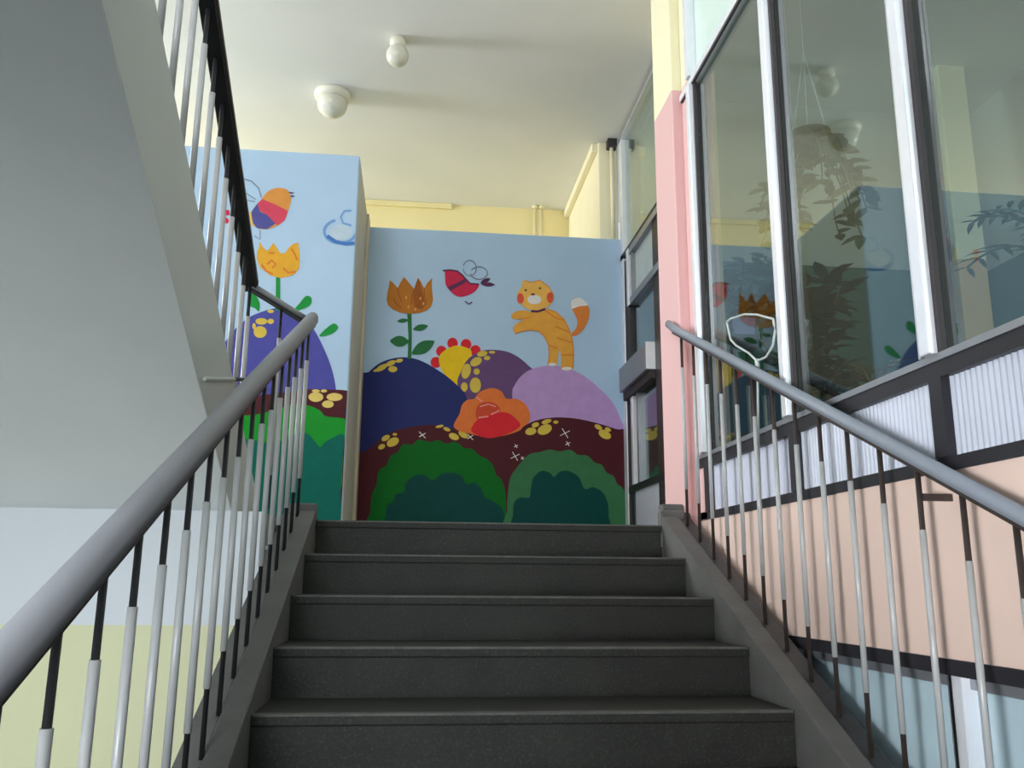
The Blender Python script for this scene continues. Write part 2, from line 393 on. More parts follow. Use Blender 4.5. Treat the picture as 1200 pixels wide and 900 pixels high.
# ------------------------------------------------------------------ window_2: the narrower glazing beyond the pillar
XF = 1.3165
w2 = frame('window_2', (XF, 1.84, 0), 'narrow glazing with a vent sash beyond the pillar')
ya, yb = 1.1765, 2.4665
MB().box(XF-0.0144, XF+0.06, 2.3765, yb, 0, CEIL-0.048).build('post', M['alu_lit'], w2, bevel=0.003)
MB().box(XF-0.0072, XF+0.06, 2.3525, 2.3765, 0, 2.1357).build('gasket', M['gasket'], w2)
MB().box(XF-0.0168, XF+0.06, ya, yb, CEIL-0.072, CEIL-0.042).build('head_rail', M['alu'], w2)
MB().box(XF-0.0144, XF+0.06, ya, yb, 2.1657, 2.2077).build('dark_rail', M['gasket'], w2)
MB().box(XF-0.024, XF+0.06, ya, 2.2265, 2.1177, 2.1657).build('sash_rail', M['alu_grey'], w2)
MB().box(XF-0.024, XF+0.06, ya, 2.2265, 1.7277, 1.7817).build('sash_rail', M['alu_grey'], w2)
MB().box(XF-0.0312, XF+0.06, 2.1725, 2.2265, 1.7277, 2.1657).build('sash_post', M['alu_lit'], w2, bevel=0.003)
MB().box(XF-0.0144, XF+0.06, 2.1245, 2.1485, 1.7817, 2.1177).build('sash_post', M['alu_grey'], w2)
MB().box(XF+0.0144, XF+0.0216, ya, 2.1245, 1.7817, 2.1177).build('vent_pane', M['bright_pane'], w2)
MB().box(XF+0.0168, XF+0.024, ya, 2.3765, 2.2077, CEIL-0.072).build('pane', M['glass_refl'], w2)
MB().box(XF+0.0168, XF+0.024, ya, 2.2265, 1.2957, 1.7277).build('pane', M['glass_refl'], w2)
MB().box(XF-0.0048, XF+0.06, 2.2265, 2.3525, 1.0437, 2.1357).build('gasket', M['gasket'], w2)
b = MB().box(XF-0.066, XF+0.036, 1.6025, 2.3705, 1.1097, 1.2897).build('sill_box', M['alu_grey'], w2, bevel=0.004)
MB().box(XF-0.0684, XF+0.024, 1.5953, 1.6049, 1.1085, 1.2921).build('lit_end', M['alu_lit'], w2)  # front end of the box, window light on it painted as whiter metal
MB().box(XF-0.036, XF+0.06, 1.6025, 2.3705, 1.0497, 1.1085).build('gasket', M['gasket'], w2)  # dark strip for the box's underside, its shade put into the colour
MB().box(XF-0.0192, XF+0.06, 2.1725, 2.2325, 0.4197, 1.0497).build('sash_post', M['alu_lit'], w2, bevel=0.003)
MB().box(XF-0.0096, XF+0.06, 2.0645, 2.1005, 0.4197, 1.0497).build('sash_post', M['alu_grey'], w2)
MB().box(XF+0.0168, XF+0.024, ya, 2.3525, 0.4197, 1.0497).build('pane', M['glass_refl'], w2)
MB().box(XF-0.0096, XF+0.06, ya, 2.3765, 0.3741, 0.4197).build('dark_rail', M['dark_frame'], w2)
MB().box(XF-0.0048, XF+0.06, 2.2445, 2.3105, 0, 0.3741).build('dark_mullion', M['dark_frame'], w2)
MB().box(XF+0.0072, XF+0.024, ya, 2.3765, 0, 0.3741).build('lower_panel', M['plain_panel'], w2)
MB().box(XF-0.0072, XF+0.072, ya, 1.5905, 0, 2.1717).build('side_gasket', M['brownblack'], w2)
# windows of the facade and of the corridor (behind the viewer or out of view): frames and panes in the openings
def plain_window(name, x0, x1, y, z0, z1, label):
    w = frame(name, ((x0+x1)/2, y, z0), label)
    f = MB(); t = 0.06
    f.box(x0, x1, y-0.03, y+0.03, z0, z0+t); f.box(x0, x1, y-0.03, y+0.03, z1-t, z1)
    for x in (x0, (x0+x1)/2-t/2, x1-t): f.box(x, x+t, y-0.03, y+0.03, z0+t, z1-t)
    f.build('window_frame', M['alu_grey'], w)
    MB().box(x0+t, x1-t, y-0.004, y+0.002, z0+t, z1-t).build('pane', M['glass'], w)
plain_window('window_4', X0, X1, -5.3, -0.9, 0.7, 'window of the half landing behind the viewer')
plain_window('window_5', X0, X1, -5.3, 2.2, 3.7, 'window of the half landing above')
w6 = frame('window_6', (-7.15, 1.72, 1.1), 'window at the end of the side corridor')
f = MB()
for y in (0.7, 1.69, 2.69): f.box(-7.18, -7.12, y, y+0.06, 1.1, 2.8)
f.box(-7.18, -7.12, 0.7, 2.75, 1.1, 1.16); f.box(-7.18, -7.12, 0.7, 2.75, 2.74, 2.8)
f.build('window_frame', M['alu_grey'], w6)
MB().box(-7.155, -7.15, 0.76, 2.69, 1.16, 2.74).build('pane', M['glass'], w6)

# ------------------------------------------------------------------ lower flight of stairs
stairs = thing('staircase', 'dark grey concrete flight of steps rising to the landing, seen from below', 'stairs', (0.11, -3.4, FLOOR))
for k in range(NR):
    z1 = -RISE*k; y0 = -TREAD*k
    y1 = y0+TREAD+0.01 if k else 0.30
    zz = z1
    sN = MB()
    # riser leans back a little under a rounded nosing
    sN.prism_x([(y0, zz), (y0, zz-0.028), (y0+0.004, zz-0.030), (y0+0.005, zz-RISE-0.01), (y1, zz-RISE-0.01), (y1, zz)], XL, XR)
    o = sN.build('step', M['concrete'], stairs, bevel=0.004)
    MB().prism_x([(y0-0.001, zz-0.005), (y0-0.001, zz+0.001), (y0+0.03, zz+0.001), (y0+0.03, zz-0.005)], XL+0.004, XR-0.004).build('nosing', M['nosing'], o)
yT = 0.0
def nz(y): return SL*y
yb_ = -TREAD*NR+0.2
sb = MB(); sb.prism_x([(-0.02, -0.16), (-0.02, -0.30), (yb_, nz(yb_)-0.30), (yb_, nz(yb_)-0.16)], XL+0.01, XR-0.01)
sb.build('flight_slab', M['concrete'], stairs)
def curb(x0, x1, h, y_top, name, m_):
    yb2 = -TREAD*(NR-1)-0.15
    c = MB(); c.prism_x([(y_top, nz(0)+h+(0.03 if y_top > 0.01 else 0)), (0.0, nz(0)+h), (yb2, nz(yb2)+h), (yb2, nz(yb2)-0.34), (y_top, -0.34)], x0, x1)
    return c.build(name, m_, stairs, bevel=0.006)
curb(XR, 0.936, 0.045, 0.0, 'curb', M['curb'])
curb(0.936, 1.003, 0.034, 0.02, 'curb_edge', M['curb_dark'])
curb(-0.700, XL, 0.048, 0.0, 'curb', M['curb'])
curb(-0.768, -0.700, 0.036, 0.0, 'curb_edge', M['curb'])
cb = MB(); cb.box(0.860, 0.972, 0.0, 0.05, -0.1, 0.068); cb.box(0.885, 0.985, 0.05, 0.12, 0.0, 0.10)
cb.build('curb_end', M['curb'], stairs, bevel=0.008)
cb = MB(); cb.box(-0.768, XL, -0.02, 0.06, -0.05, 0.07); cb.build('curb_end', M['curb'], stairs, bevel=0.008)

# ------------------------------------------------------------------ upper flight (goes up towards the viewer on the left)
upper = thing('upper_staircase', 'white upper flight seen from beneath, grey side curb, climbing toward the viewer', 'stairs', (-1.7, -0.45, 0))
ye = -2.57
sf = MB(); sf.prism_x([(-0.435, 0.0), (ye, A_(ye)), (ye, A_(ye)+0.2), (0.0, 0.02), (0.0, 0.0)], -2.595, -0.90)
sf.build('soffit', M['soffit'], upper)
sg = MB(); sg.prism_x([(-0.43, 0.002), (ye, A_(ye)+0.003), (ye, B_(ye)), (0.12, B_(0.12)), (0.12, 0.002)], -1.0, -0.899)
sg.build('side_curb', M['stringer'], upper)
for k in range(10):
    y0 = 0.16-0.273*k; z1 = RISE*(k+1)
    MB().box(-2.595, -1.0, y0-0.273, y0, max(0.0, z1-RISE-0.02), z1).build('step', M['concrete'], upper)
MB().tube([(-0.892, -1.044, 0.368), (-0.892, -0.56, 0.476)], 0.007, 8).build('conduit', M['stringer'], upper)
MB().tube([(-0.890, -0.60, 0.467), (-0.890, -0.40, 0.511)], 0.008, 8).build('conduit_end', M['black'], upper)

# ------------------------------------------------------------------ railings
def d_profile(w, h):                       # rounded-top grip
    pts = [(-w/2, 0), (w/2, 0)]
    for j in range(0, 9):
        a = math.pi*j/8
        pts.append((w/2*math.cos(a), h*0.45+h*0.55*math.sin(a)))
    return pts
def rect(w, h): return [(-w/2, -h), (w/2, -h), (w/2, 0), (-w/2, 0)]
def cyl(name, r, z0, z1, material, n=10):
    b_ = MB().lathe([(r, z0), (r, z1)], n)
    return b_
def railing(root, x, ys, foot, top, low_cut, top_cut, dark, rod_r=0.0068, slv_r=0.0092):
    """balusters: black steel rods, each with a light plastic sleeve; heights measured above the slope line nz(y)"""
    proto = None
    for y in ys:
        z = nz(y)
        loc = Vector((x, y, z))-Vector(root.location)
        if proto is None:
            rod = cyl('baluster', rod_r, foot, top, dark).build('baluster', dark, root, smooth=True, origin=(0, 0, 0)); rod.location = loc
            s_ = MB().lathe([(slv_r, low_cut), (slv_r, top_cut)], 12).build('sleeve', M['sleeve'], None, smooth=True, origin=(0, 0, 0))
            s_.parent = rod; s_.location = (0, 0, 0)
            proto = (rod, s_)
        else:
            rod = copy_to(proto[0], root, loc)
            copy_to(proto[1], rod, (0, 0, 0))
ysb = [-0.07-0.162*k for k in range(20)]
# left railing of the lower flight
XLR = -0.705
rl = thing('stair_railing', 'thick grey handrail on dark balusters with pale sleeves, against the white wall', 'railing', (XLR, -1.6, nz(-1.6)))
hl = lambda y: nz(y)+0.863
y_a, y_b = 0.045, -3.35
MB().sweep(d_profile(0.050, 0.047), [(XLR, y_b, hl(y_b)), (XLR, y_a, hl(y_a))]).build('handrail', M['grip'], rl, smooth=True)
MB().sweep(rect(0.042, 0.010), [(XLR, y_b, hl(y_b)), (XLR, 0.0, hl(0.0))]).build('rail_bar', M['brownblack'], rl)
railing(rl, XLR, ysb, 0.040, 0.857, 0.200, 0.708, M['black'])
# right railing
XRR = 0.958
rg = thing('stair_railing', 'slim blue grey handrail on slender balusters close to the pink wall', 'railing', (XRR, -1.6, nz(-1.6)))
hr = lambda y: nz(y)+0.892
MB().sweep(d_profile(0.033, 0.030), [(XRR, y_b, hr(y_b)), (XRR, 0.02, hr(0.02)), (XRR+0.006, 0.13, hr(0.13)+0.006)]).build('handrail', M['grip_blue'], rg, smooth=True)
MB().sweep(rect(0.034, 0.008), [(XRR, y_b, hr(y_b)), (XRR, 0.0, hr(0.0))]).build('rail_bar', M['brownblack'], rg)
railing(rg, XRR, [y-0.012 for y in ysb], 0.028, 0.886, 0.190, 0.738, M['brownblack'], 0.0066, 0.0078)
yy = -1.862
MB().box(XRR, XG, yy-0.004, yy+0.004, nz(yy)+0.805, nz(yy)+0.822).build('wall_bracket', M['brownblack'], rg)
# upper railing with its short level return to the lower handrail
XU = -0.95
ru = thing('stair_railing', 'black undersided railing of the upper flight with bright balusters and level return', 'railing', (XU, -1.2, B_(-1.2)))
hu = lambda y: 0.965-0.600*(y+0.13)
yu = -2.5
MB().sweep(d_profile(0.062, 0.055), [(XU, yu, hu(yu)), (XU, -0.15, hu(-0.15))]).build('handrail', M['grip_dark'], ru, smooth=True)
MB().sweep(rect(0.050, 0.012), [(XU, yu, hu(yu)), (XU, -0.13, hu(-0.13))]).build('rail_bar', M['black'], ru)
MB().sweep(d_profile(0.036, 0.030), [(XU, -0.15, 0.965), (-0.72, 0.03, 0.868)]).build('return_rail', M['grip'], ru, smooth=True)
MB().sweep(rect(0.030, 0.008), [(XU, -0.15, 0.965), (-0.72, 0.03, 0.868)]).build('return_bar', M['black'], ru)
for k in range(16):
    y = -0.155-0.146*k
    zb, zt = B_(y)-0.04, hu(y)-0.012
    rod = MB().lathe([(0.0075, zb), (0.0075, zt)], 10, (XU, y, 0)).build('baluster', M['black'], ru, smooth=True)
    MB().lathe([(0.0105, zb+0.12), (0.0105, zt-0.13)], 12, (XU, y, 0)).build('sleeve', M['sleeve'], rod, smooth=True)
rod = MB().lathe([(0.0068, 0.04), (0.0068, 0.905)], 10, (-0.83, -0.055, 0)).build('baluster', M['black'], ru, smooth=True)
MB().lathe([(0.0092, 0.18), (0.0092, 0.775)], 12, (-0.83, -0.055, 0)).build('sleeve', M['sleeve'], rod, smooth=True)

# ------------------------------------------------------------------ wire hoop stuck behind the right handrail
hp = thing('wire_hoop', 'white wire hoop on a thin rod, standing up behind the right handrail', 'wire hoop', (0.985, -0.87, 0.0))
loop = [(-0.876, 0.535), (-0.80, 0.585), (-0.68, 0.645), (-0.625, 0.685), (-0.597, 0.752), (-0.592, 0.765), (-0.64, 0.765), (-0.78, 0.740), (-0.90, 0.702), (-1.035, 0.645),
        (-1.045, 0.600), (-1.02, 0.555), (-0.96, 0.530), (-0.876, 0.535)]
HX = 0.985
hoop_pts = []
for (y0, z0), (y1, z1) in zip(loop[:-1], loop[1:]):
    for t in (0, 0.5): hoop_pts.append((HX, y0+(y1-y0)*t, z0+(z1-z0)*t))
hoop_pts.append((HX, loop[-1][0], loop[-1][1]))
MB().tube(hoop_pts, 0.0042, 8).build('hoop', M['wire'], hp, smooth=True)
MB().tube([(HX, -0.876, 0.535), (HX, -0.875, 0.50), (0.975, -0.872, 0.24), (0.966, -0.870, -0.36)], 0.0045, 8).build('rod', M['wire'], hp, smooth=True)
MB().lathe([(0.0085, -0.018), (0.0085, 0.018)], 10, (HX, -0.876, 0.525)).build('ferrule', M['wire'], hp, smooth=True)

# ------------------------------------------------------------------ ceiling lamps, pipes
L1 = (-0.4295, 1.3745, CEIL)
lp = thing('ceiling_lamp', 'white globe ceiling lamp on a narrow base, nearer the top of the stairs', 'lamp', L1)
MB().lathe([(0.052, 0.0), (0.054, -0.036), (0.046, -0.055), (0.036, -0.060)], 28, L1).build('lamp_base', M['lamp_white'], lp, smooth=True)
gl_ = [(0.031, -0.053)]
for j in range(1, 15):
    a = R(25)+(R(180)-R(25))*j/14
    gl_.append((0.074*math.sin(a), -0.120+0.074*math.cos(a)))
MB().lathe(gl_, 28, L1).build('globe', M['opal'], lp, smooth=True)
L2 = (-0.9155, 2.1005, CEIL)
lp = thing('ceiling_lamp', 'white bowl ceiling lamp with a wide collar, closer to the painted partition', 'lamp', L2)
MB().lathe([(0.130, 0.0), (0.134, -0.014), (0.125, -0.043), (0.108, -0.053), (0.096, -0.055)], 32, L2).build('lamp_base', M['lamp_white'], lp, smooth=True)
bw = [(0.101, -0.050)]
for j in range(0, 13):
    a = R(78)+(R(180)-R(78))*j/12
    bw.append((0.110*math.sin(a), -0.084+0.105*math.cos(a)))
MB().lathe(bw, 32, L2).build('globe', M['opal'], lp, smooth=True)
for x, lab in ((0.8245, 'cream heating pipe rising on the back wall, left one of the pair'), (0.882, 'cream heating pipe rising on the back wall, right one of the pair')):
    pz = thing('heating_pipe', lab, 'pipe', (x, 3.865, 0), 'heating pipes on the back wall')
    MB().tube([(x, 3.865, 0.0), (x, 3.865, CEIL-0.024)], 0.017, 12).build('pipe', M['pipe'], pz, smooth=True)
    MB().lathe([(0.029, 0), (0.029, 0.026)], 14, (x, 3.865, CEIL-0.027)).build('ceiling_collar', M['pipe'], pz, smooth=True)
pz = thing('corner_pipe', 'pale vertical pipe between the cream wall and the far glazing', 'pipe', (1.259, 2.5205, 2.358))
MB().tube([(1.259, 2.5205, 2.36), (1.259, 2.5205, CEIL-0.06)], 0.0145, 12).build('pipe', M['cream_pale'], pz, smooth=True)
MB().box(1.226, 1.298, 2.49, 2.565, CEIL-0.072, CEIL-0.001).build('clamp', M['gasket'], pz)

# ------------------------------------------------------------------ murals: flat paint on the two walls
BACK_PAINT = [
('painted_sunflower','yellow',1,1,None,'yellow painted flower head with red scalloped petals',(-0.078,1.355,-0.034,1.413,0.042,1.449,0.12,1.438,0.162,1.402,0.133,1.269,0.09,1.147,0.017,1.172,-0.058,1.262)),
('petal','red',0,1,0,'red painted petal',(-0.061,1.318,-0.066,1.297,-0.08,1.281,-0.099,1.275,-0.118,1.28,-0.133,1.295,-0.139,1.316,-0.134,1.337,-0.121,1.353,-0.101,1.359,-0.082,1.354,-0.067,1.339)),
('petal','red',0,1,0,'red painted petal',(-0.022,1.404,-0.027,1.383,-0.041,1.367,-0.06,1.361,-0.08,1.366,-0.095,1.38,-0.101,1.401,-0.096,1.423,-0.082,1.439,-0.063,1.445,-0.043,1.44,-0.028,1.425)),
('petal','red',0,1,0,'red painted petal',(0.058,1.469,0.053,1.447,0.039,1.431,0.02,1.425,0,1.43,-0.015,1.445,-0.02,1.466,-0.016,1.487,-0.002,1.503,0.018,1.51,0.038,1.505,0.052,1.49)),
('petal','red',0,1,0,'red painted petal',(0.159,1.463,0.154,1.442,0.14,1.426,0.121,1.419,0.101,1.424,0.086,1.439,0.08,1.46,0.085,1.482,0.099,1.498,0.119,1.504,0.139,1.499,0.153,1.484)),
('petal','red',0,1,0,'red painted petal',(0.229,1.418,0.224,1.397,0.21,1.381,0.19,1.375,0.17,1.379,0.156,1.394,0.15,1.416,0.155,1.437,0.169,1.453,0.189,1.46,0.208,1.455,0.223,1.44)),
('painted_hill','purple',2,1,None,'dark purple painted hill with yellow dots',(0.062,1.155,0.079,1.239,0.131,1.344,0.212,1.408,0.295,1.428,0.415,1.421,0.508,1.381,0.591,1.313,0.628,1.258,0.602,1.042,0.347,0.906,0.112,0.954)),
('dot','ochre',3,1,6,'yellow painted dot',(0.235,1.356,0.237,1.34,0.228,1.321,0.21,1.306,0.188,1.297,0.168,1.298,0.156,1.308,0.154,1.325,0.163,1.343,0.18,1.359,0.202,1.367,0.222,1.367)),
('dot','ochre',3,1,6,'yellow painted dot',(0.156,1.25,0.145,1.223,0.129,1.205,0.111,1.201,0.097,1.212,0.09,1.236,0.092,1.265,0.103,1.292,0.119,1.31,0.137,1.314,0.151,1.303,0.158,1.28)),
('dot','ochre',3,1,6,'yellow painted dot',(0.224,1.258,0.221,1.246,0.213,1.238,0.202,1.234,0.19,1.237,0.182,1.245,0.178,1.257,0.181,1.268,0.189,1.277,0.201,1.281,0.212,1.278,0.221,1.27)),
('dot','ochre',3,1,6,'yellow painted dot',(0.235,1.156,0.23,1.127,0.215,1.105,0.195,1.097,0.174,1.104,0.159,1.125,0.153,1.153,0.158,1.182,0.173,1.204,0.193,1.212,0.213,1.205,0.229,1.185)),
('dot','ochre',3,1,6,'yellow painted dot',(0.137,1.139,0.134,1.121,0.125,1.108,0.113,1.103,0.101,1.107,0.092,1.12,0.088,1.137,0.091,1.155,0.1,1.168,0.112,1.173,0.124,1.169,0.133,1.156)),
('dot','ochre',3,1,6,'yellow painted dot',(0.278,1.405,0.275,1.393,0.263,1.382,0.244,1.375,0.225,1.373,0.21,1.377,0.202,1.386,0.205,1.397,0.218,1.408,0.236,1.416,0.255,1.417,0.271,1.413)),
('dot','ochre',3,1,6,'yellow painted dot',(0.3,1.364,0.297,1.356,0.289,1.349,0.278,1.347,0.266,1.348,0.258,1.354,0.254,1.363,0.257,1.371,0.266,1.378,0.277,1.381,0.289,1.379,0.297,1.373)),
('dot','ochre',3,1,6,'yellow painted dot',(0.337,1.41,0.334,1.405,0.326,1.401,0.314,1.399,0.302,1.4,0.293,1.403,0.29,1.408,0.293,1.414,0.301,1.418,0.313,1.42,0.325,1.419,0.334,1.415)),
('painted_hill','lilac',3,1,None,'pale lilac painted hill under the cat',(0.468,1.073,0.481,1.157,0.549,1.251,0.646,1.304,0.757,1.322,0.869,1.309,0.995,1.259,1.134,1.15,1.231,1.041,1.291,0.903,1.314,0.834,1.293,0.613,0.825,0.602,0.485,0.675)),
('painted_hill','navy',4,1,None,'navy blue painted hill under the tall tulip',(-0.665,1.142,-0.586,1.227,-0.503,1.3,-0.399,1.339,-0.3,1.346,-0.193,1.318,-0.053,1.239,0.049,1.159,0.126,1.072,0.148,0.907,0.097,0.686,-0.266,0.524,-0.645,0.455)),
('dot','ochre',5,1,16,'yellow painted dot',(-0.453,1.287,-0.454,1.275,-0.465,1.26,-0.484,1.245,-0.505,1.235,-0.524,1.232,-0.534,1.237,-0.534,1.249,-0.522,1.264,-0.504,1.279,-0.482,1.289,-0.464,1.292)),
('dot','ochre',5,1,16,'yellow painted dot',(-0.38,1.255,-0.384,1.244,-0.395,1.235,-0.411,1.231,-0.428,1.234,-0.44,1.242,-0.445,1.253,-0.441,1.265,-0.429,1.274,-0.413,1.277,-0.397,1.275,-0.385,1.267)),
('dot','ochre',5,1,16,'yellow painted dot',(-0.394,1.315,-0.395,1.304,-0.405,1.292,-0.421,1.281,-0.44,1.275,-0.455,1.275,-0.464,1.281,-0.463,1.292,-0.453,1.304,-0.436,1.315,-0.418,1.321,-0.402,1.321)),
('dot','ochre',5,1,16,'yellow painted dot',(-0.342,1.327,-0.343,1.319,-0.352,1.312,-0.364,1.307,-0.378,1.305,-0.388,1.308,-0.393,1.314,-0.391,1.321,-0.383,1.329,-0.371,1.334,-0.357,1.335,-0.347,1.333)),
('dot','ochre',5,1,16,'yellow painted dot',(-0.513,1.248,-0.514,1.242,-0.52,1.236,-0.529,1.231,-0.539,1.229,-0.548,1.23,-0.552,1.234,-0.551,1.24,-0.545,1.246,-0.536,1.251,-0.526,1.253,-0.518,1.252)),
('painted_hill','maroon',5,1,None,'dark maroon painted hill along the bottom',(-0.65,0.607,-0.608,0.638,-0.561,0.661,-0.48,0.736,-0.379,0.798,-0.234,0.837,-0.092,0.847,0.032,0.822,0.149,0.825,0.28,0.829,0.418,0.833,0.537,0.855,0.647,0.905,0.784,0.93,0.937,0.927,1.103,0.896,1.244,0.855,1.321,0.825,1.324,0.496,1.31,-0.296,0.477,-0.302,-0.238,-0.307,-0.626,-0.31,-0.648,0.334)),
('dot','ochre',6,1,22,'yellow painted dot',(0.646,0.831,0.644,0.816,0.631,0.803,0.612,0.795,0.591,0.794,0.574,0.8,0.566,0.812,0.569,0.827,0.581,0.84,0.601,0.848,0.621,0.849,0.638,0.843)),
('dot','ochre',6,1,22,'yellow painted dot',(0.759,0.861,0.76,0.841,0.746,0.821,0.723,0.805,0.696,0.798,0.672,0.802,0.658,0.815,0.658,0.835,0.671,0.855,0.695,0.871,0.722,0.878,0.746,0.874)),
('dot','ochre',6,1,22,'yellow painted dot',(0.666,0.879,0.666,0.87,0.658,0.86,0.646,0.854,0.632,0.851,0.62,0.854,0.614,0.862,0.615,0.871,0.623,0.881,0.635,0.887,0.649,0.89,0.66,0.887)),
('dot','ochre',6,1,22,'yellow painted dot',(0.758,0.91,0.756,0.9,0.744,0.89,0.727,0.882,0.709,0.878,0.694,0.879,0.687,0.886,0.689,0.895,0.701,0.905,0.718,0.913,0.736,0.917,0.751,0.916)),
('dot','ochre',6,1,22,'yellow painted dot',(1.201,0.79,1.187,0.78,1.166,0.778,1.142,0.786,1.122,0.801,1.112,0.819,1.114,0.836,1.127,0.846,1.149,0.848,1.172,0.84,1.192,0.825,1.203,0.807)),
('dot','ochre',6,1,22,'yellow painted dot',(1.204,0.842,1.199,0.837,1.188,0.835,1.176,0.838,1.165,0.844,1.159,0.852,1.159,0.86,1.164,0.865,1.175,0.867,1.187,0.864,1.198,0.857,1.204,0.849)),
('dot','ochre',6,1,22,'yellow painted dot',(1.136,0.853,1.128,0.847,1.116,0.847,1.101,0.852,1.089,0.861,1.082,0.871,1.083,0.881,1.09,0.886,1.103,0.887,1.118,0.882,1.13,0.873,1.137,0.862)),
('dot','ochre',6,1,22,'yellow painted dot',(0.811,0.896,0.808,0.89,0.801,0.885,0.791,0.883,0.782,0.884,0.775,0.889,0.772,0.895,0.775,0.901,0.782,0.906,0.791,0.908,0.801,0.906,0.808,0.902)),
('dot','ochre',6,1,22,'yellow painted dot',(-0.352,0.74,-0.35,0.724,-0.359,0.706,-0.377,0.691,-0.399,0.683,-0.419,0.683,-0.432,0.693,-0.434,0.709,-0.425,0.727,-0.407,0.742,-0.385,0.751,-0.365,0.75)),
('dot','ochre',6,1,22,'yellow painted dot',(-0.416,0.761,-0.415,0.751,-0.422,0.739,-0.434,0.728,-0.449,0.722,-0.463,0.722,-0.471,0.728,-0.472,0.739,-0.466,0.751,-0.454,0.761,-0.439,0.767,-0.425,0.767)),
('dot','ochre',6,1,22,'yellow painted dot',(-0.448,0.694,-0.446,0.685,-0.451,0.674,-0.461,0.665,-0.474,0.661,-0.485,0.662,-0.492,0.667,-0.494,0.677,-0.489,0.687,-0.479,0.696,-0.467,0.701,-0.455,0.7)),
('dot','ochre',6,1,22,'yellow painted dot',(-0.364,0.774,-0.366,0.768,-0.371,0.764,-0.379,0.763,-0.387,0.764,-0.393,0.768,-0.396,0.773,-0.394,0.778,-0.388,0.782,-0.38,0.783,-0.372,0.782,-0.366,0.779)),
('dot','ochre',6,1,22,'yellow painted dot',(0.081,0.754,0.072,0.745,0.055,0.742,0.036,0.746,0.02,0.756,0.01,0.769,0.009,0.782,0.019,0.791,0.035,0.794,0.054,0.79,0.07,0.78,0.08,0.767)),
('dot','ochre',6,1,22,'yellow painted dot',(0.143,0.764,0.133,0.758,0.117,0.759,0.1,0.767,0.085,0.78,0.078,0.794,0.079,0.806,0.089,0.812,0.105,0.81,0.122,0.802,0.137,0.789,0.145,0.775)),
('dot','ochre',6,1,22,'yellow painted dot',(0.017,0.811,0.011,0.806,0,0.805,-0.013,0.808,-0.024,0.814,-0.032,0.823,-0.032,0.83,-0.027,0.835,-0.016,0.836,-0.003,0.833,0.009,0.826,0.016,0.818)),
('dot','ochre',6,1,22,'yellow painted dot',(-0.031,0.847,-0.034,0.841,-0.044,0.834,-0.058,0.83,-0.072,0.828,-0.084,0.829,-0.089,0.833,-0.086,0.839,-0.076,0.845,-0.062,0.85,-0.048,0.852,-0.036,0.851)),
('sparkle','white',6,0,22,'white painted cross stroke',(0.836,0.848,0.879,0.778,0.884,0.781,0.841,0.851)),
('sparkle','white',6,0,22,'white painted cross stroke',(0.825,0.793,0.897,0.831,0.895,0.836,0.823,0.798)),
('sparkle','white',6,0,22,'white painted cross stroke',(0.47,0.665,0.509,0.602,0.514,0.604,0.474,0.668)),
('sparkle','white',6,0,22,'white painted cross stroke',(0.461,0.616,0.525,0.649,0.523,0.654,0.458,0.62)),
('sparkle','white',6,0,22,'white painted cross stroke',(0.867,0.753,0.888,0.718,0.893,0.721,0.872,0.756)),
('sparkle','white',6,0,22,'white painted cross stroke',(0.863,0.725,0.899,0.744,0.897,0.749,0.861,0.73)),
('sparkle','white',6,0,22,'white painted cross stroke',(0.487,0.721,0.504,0.695,0.509,0.698,0.492,0.724)),
('sparkle','white',6,0,22,'white painted cross stroke',(0.486,0.7,0.513,0.714,0.51,0.719,0.483,0.705)),
('sparkle','white',6,0,22,'white painted cross stroke',(0.536,0.633,0.551,0.609,0.556,0.612,0.541,0.636)),
('sparkle','white',6,0,22,'white painted cross stroke',(0.535,0.614,0.559,0.627,0.557,0.631,0.533,0.619)),
('sparkle','white',6,0,22,'white painted cross stroke',(-0.209,0.795,-0.161,0.749,-0.157,0.753,-0.205,0.799)),
('sparkle','white',6,0,22,'white painted cross stroke',(-0.204,0.756,-0.158,0.786,-0.161,0.791,-0.207,0.762)),
('sparkle','white',6,0,22,'white painted cross stroke',(0.14,0.786,0.182,0.746,0.186,0.75,0.144,0.791)),
('sparkle','white',6,0,22,'white painted cross stroke',(0.144,0.752,0.185,0.779,0.182,0.784,0.141,0.758)),
('painted_bush','green',7,1,None,'bright green painted bush',(-0.513,-0.309,-0.53,0.217,-0.526,0.33,-0.496,0.409,-0.482,0.507,-0.43,0.551,-0.402,0.619,-0.355,0.644,-0.321,0.701,-0.254,0.702,-0.206,0.741,-0.126,0.724,-0.071,0.741,-0.009,0.715,0.059,0.729,0.121,0.687,0.177,0.682,0.233,0.634,0.277,0.616,0.334,0.562,0.353,0.5,0.397,0.458,0.422,0.367,0.43,0.233,0.441,-0.303)),
('bush_core','deepteal',8,1,53,'dark teal painted centre',(-0.414,-0.309,-0.422,0.189,-0.413,0.266,-0.372,0.291,-0.356,0.346,-0.302,0.359,-0.287,0.426,-0.228,0.476,-0.155,0.483,-0.1,0.448,-0.04,0.492,0.039,0.506,0.107,0.483,0.139,0.428,0.2,0.436,0.25,0.394,0.275,0.333,0.325,0.316,0.399,0.256,0.418,0.172,0.429,-0.303)),
('painted_bush','sage',9,1,None,'grey green painted bush',(0.444,-0.303,0.436,0.233,0.441,0.355,0.458,0.478,0.501,0.547,0.551,0.61,0.601,0.655,0.67,0.669,0.745,0.69,0.821,0.679,0.897,0.694,0.954,0.657,1.024,0.652,1.08,0.603,1.131,0.586,1.168,0.53,1.219,0.506,1.243,0.451,1.287,0.414,1.32,0.309,1.312,-0.296)),
